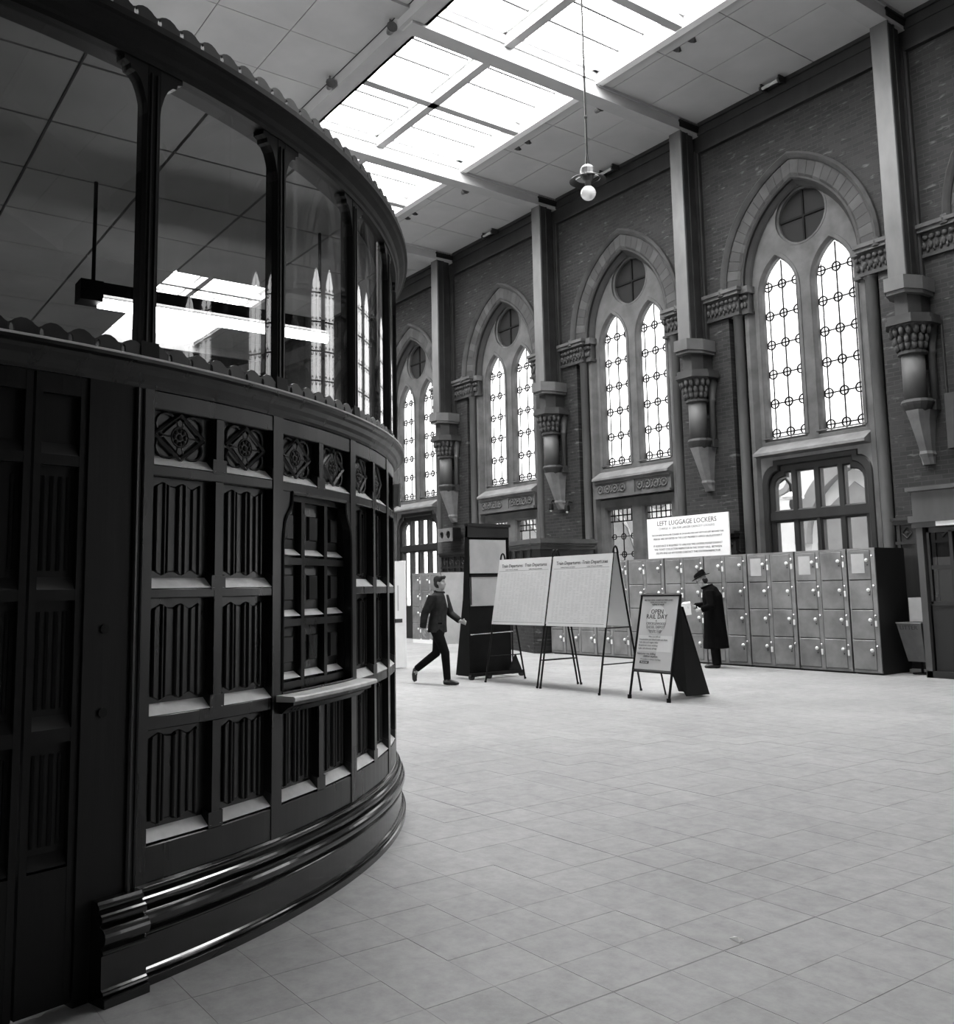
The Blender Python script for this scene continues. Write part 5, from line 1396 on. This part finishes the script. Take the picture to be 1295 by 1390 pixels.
def build_reader():
    G = Vector((-11.05, 13.22, 0)); F = Vector((-.80, -.60, 0)).normalized()
    t = thing('person', 'stooping person in a hat and long black coat reading a white paper at the lockers', 'person', G, math.atan2(F.y, F.x))
    body = MB()
    body.tube([(0, 0, .84), (0, 0, .92), (.0, 0, 1.08), (.03, 0, 1.27), (.08, 0, 1.38), (.10, 0, 1.41)], [(.15, .11), (.165, .125), (.15, .125), (.17, .13), (.14, .10), (.06, .06)], 14, up=(1, 0, 0))
    body.tube([(.10, 0, 1.38), (.145, 0, 1.46)], [.058, .052], 10)
    hc, hf, hu = (.185, 0, 1.535), (1, 0, -.45), (.45, 0, 1)
    ptf, blb = head_mesh(body, hc, hf, hu)
    for sg_ in (-1, 1): body.tube([(0, sg_ * .09, .88), (.02, sg_ * .09, .48), (-.01, sg_ * .09, .08)], [.085, .058, .04], 10)
    for sg_ in (-1, 1): body.tube([(-.03, sg_ * .09, .06), (.03, sg_ * .09, .04), (.14, sg_ * .10, .03)], [.036, .044, .03], 8)
    arms = {1: [(.05, .20, 1.34), (.03, .29, 1.08), (.20, .24, 1.03)], -1: [(.05, -.20, 1.34), (.10, -.27, 1.10), (.34, -.13, 1.07)]}
    for L in arms.values(): body.tube(L, [.05, .042, .03], 10)
    hand(body, arms[1][2], (.85, -.35, -.25), (0, -1, 0), (0, 0, 1), 1.0, 1.0)
    hand(body, arms[-1][2], (.9, .3, -.1), (0, 1, 0), (0, 0, 1), 1.0, .8)
    fuse('body', body, 'skin', t)
    c = MB()
    c.tube([(-.01, 0, .34), (-.005, 0, .60), (0, 0, .86), (0, 0, 1.05), (.02, 0, 1.24), (.06, 0, 1.36), (.10, 0, 1.43)], [(.235, .225), (.22, .205), (.21, .185), (.195, .175), (.212, .178), (.19, .14), (.085, .085)], 20, up=(1, 0, 0))
    for L in arms.values():
        a, b, e = [Vector(p) for p in L]
        c.tube([a + Vector((0, 0, .02)), a, b, b + (e - b) * .95], [.07, .085, .075, .064], 12)
    ct = fuse('coat', c, 'cloth_coat', t, .013)
    add('coat_collar', MB().tube([(.10 + .088 * math.cos(a), .092 * math.sin(a), 1.425 - .03 * math.cos(a)) for a in [2 * PI * i / 16 for i in range(17)]], .022, 6, cap=False), 'cloth_coat', ct)
    for sg_ in (-1, 1):
        add('trouser_leg', MB().tube([(0, sg_ * .09, .55), (.01, sg_ * .09, .40), (-.01, sg_ * .09, .07)], [.088, .082, .075], 12), 'cloth_trousers', t, smooth=True)
        fuse('shoe', MB().tube([(-.07, sg_ * .09, .045), (-.01, sg_ * .09, .05), (.08, sg_ * .095, .042), (.17, sg_ * .10, .03), (.20, sg_ * .10, .025)], [(.034, .036), (.046, .048), (.048, .04), (.04, .028), (.02, .016)], 10, up=(0, 0, 1)), 'leather', t, .008, 1)
    f = Vector(hf).normalized(); u = Vector(hu).normalized(); l = u.cross(f)
    # trilby hat: crown and curled brim
    hat = MB(); n0 = 0
    prof = [(.150, .052), (.152, .060), (.100, .064), (.098, .10), (.090, .150), (.070, .163), (.0, .150)]
    for r_, z_ in prof:
        for k in range(20):
            a = 2 * PI * k / 20
            dz = .018 * abs(math.sin(a)) ** 2 if r_ > .12 else (-.02 * math.cos(a) if z_ > .14 else 0)
            hat.v.append(tuple(Vector(hc) + f * (r_ * 1.12 * math.cos(a) - .008) + l * r_ * .92 * math.sin(a) + u * (z_ + dz)))
    for i in range(len(prof) - 1):
        for k in range(20): hat.f.append((i * 20 + k, i * 20 + (k + 1) % 20, (i + 1) * 20 + (k + 1) % 20, (i + 1) * 20 + k))
    hat.f.append(tuple(range(20)))
    hb = add('hat', hat, 'cloth_coat', t, smooth=True)
    band = MB()
    for z_ in (.066, .086):
        for k in range(20):
            a = 2 * PI * k / 20
            band.v.append(tuple(Vector(hc) + f * (.103 * 1.12 * math.cos(a) - .008) + l * .103 * .92 * math.sin(a) + u * z_))
    for k in range(20): band.f.append((k, (k + 1) % 20, 20 + (k + 1) % 20, 20 + k))
    add('hat_band', band, 'leather', hb)
    h = MB(); 
    for p_, r_ in ((ptf(-.045, 0, -.02), .062), (ptf(-.03, .05, -.005), .034), (ptf(-.03, -.05, -.005), .034)): h.ball(tuple(p_), r_, 10, 6)
    fuse('hair', h, 'hair', t, .01, 1)
    g = MB()
    for sg_ in (-1, 1):
        g.tube([ptf(.088, sg_ * .033 + .023 * math.cos(a), .008 + .020 * math.sin(a)) for a in [2 * PI * i / 12 for i in range(13)]], .004, 5, cap=False)
        g.tube([ptf(.086, sg_ * .056, .012), ptf(0, sg_ * .078, .012)], .0035, 5)
    g.tube([ptf(.09, -.010, .012), ptf(.09, .010, .012)], .0035, 5)
    add('spectacles', g, 'ink', t)
    # what the person holds
    hp = t.matrix_basis @ Vector((.435, -.06, 1.06))
    pa = thing('sheet_of_paper', 'white folded paper held by the stooping person at the lockers', 'paper', tuple(hp), math.atan2(F.y, F.x))
    add('leaf', MB().add([(-.04, -.01, -.13), (.12, .01, -.15), (.13, .02, .06), (-.03, .0, .08), (-.04, -.007, -.13), (.12, .013, -.15), (.13, .023, .06), (-.03, .003, .08)], [(0, 1, 2, 3), (7, 6, 5, 4), (0, 4, 5, 1), (1, 5, 6, 2), (2, 6, 7, 3), (3, 7, 4, 0)]), 'enamel_white', pa)
    add('folded_leaf', MB().add([(-.03, .0, .08), (.13, .02, .06), (.11, -.04, .09), (-.02, -.06, .105), (-.03, .0, .078), (.13, .02, .058), (.11, -.04, .088), (-.02, -.06, .103)], [(0, 1, 2, 3), (7, 6, 5, 4), (0, 4, 5, 1), (1, 5, 6, 2), (2, 6, 7, 3), (3, 7, 4, 0)]), 'enamel_white', pa)
build_walker()
bpy.context.view_layer.update()
build_reader()
# scraps on the floor
cg = add('floor_scrap', MB().add([(-2.68, 3.20, .003), (-2.62, 3.19, .002), (-2.615, 3.215, .012), (-2.675, 3.23, .004), (-2.64, 3.205, .016)], [(0, 1, 4), (1, 2, 4), (2, 3, 4), (3, 0, 4), (0, 3, 2, 1)]), 'enamel_white'); tag(cg, 'small crumpled white scrap of paper on the near floor tiles', 'litter')
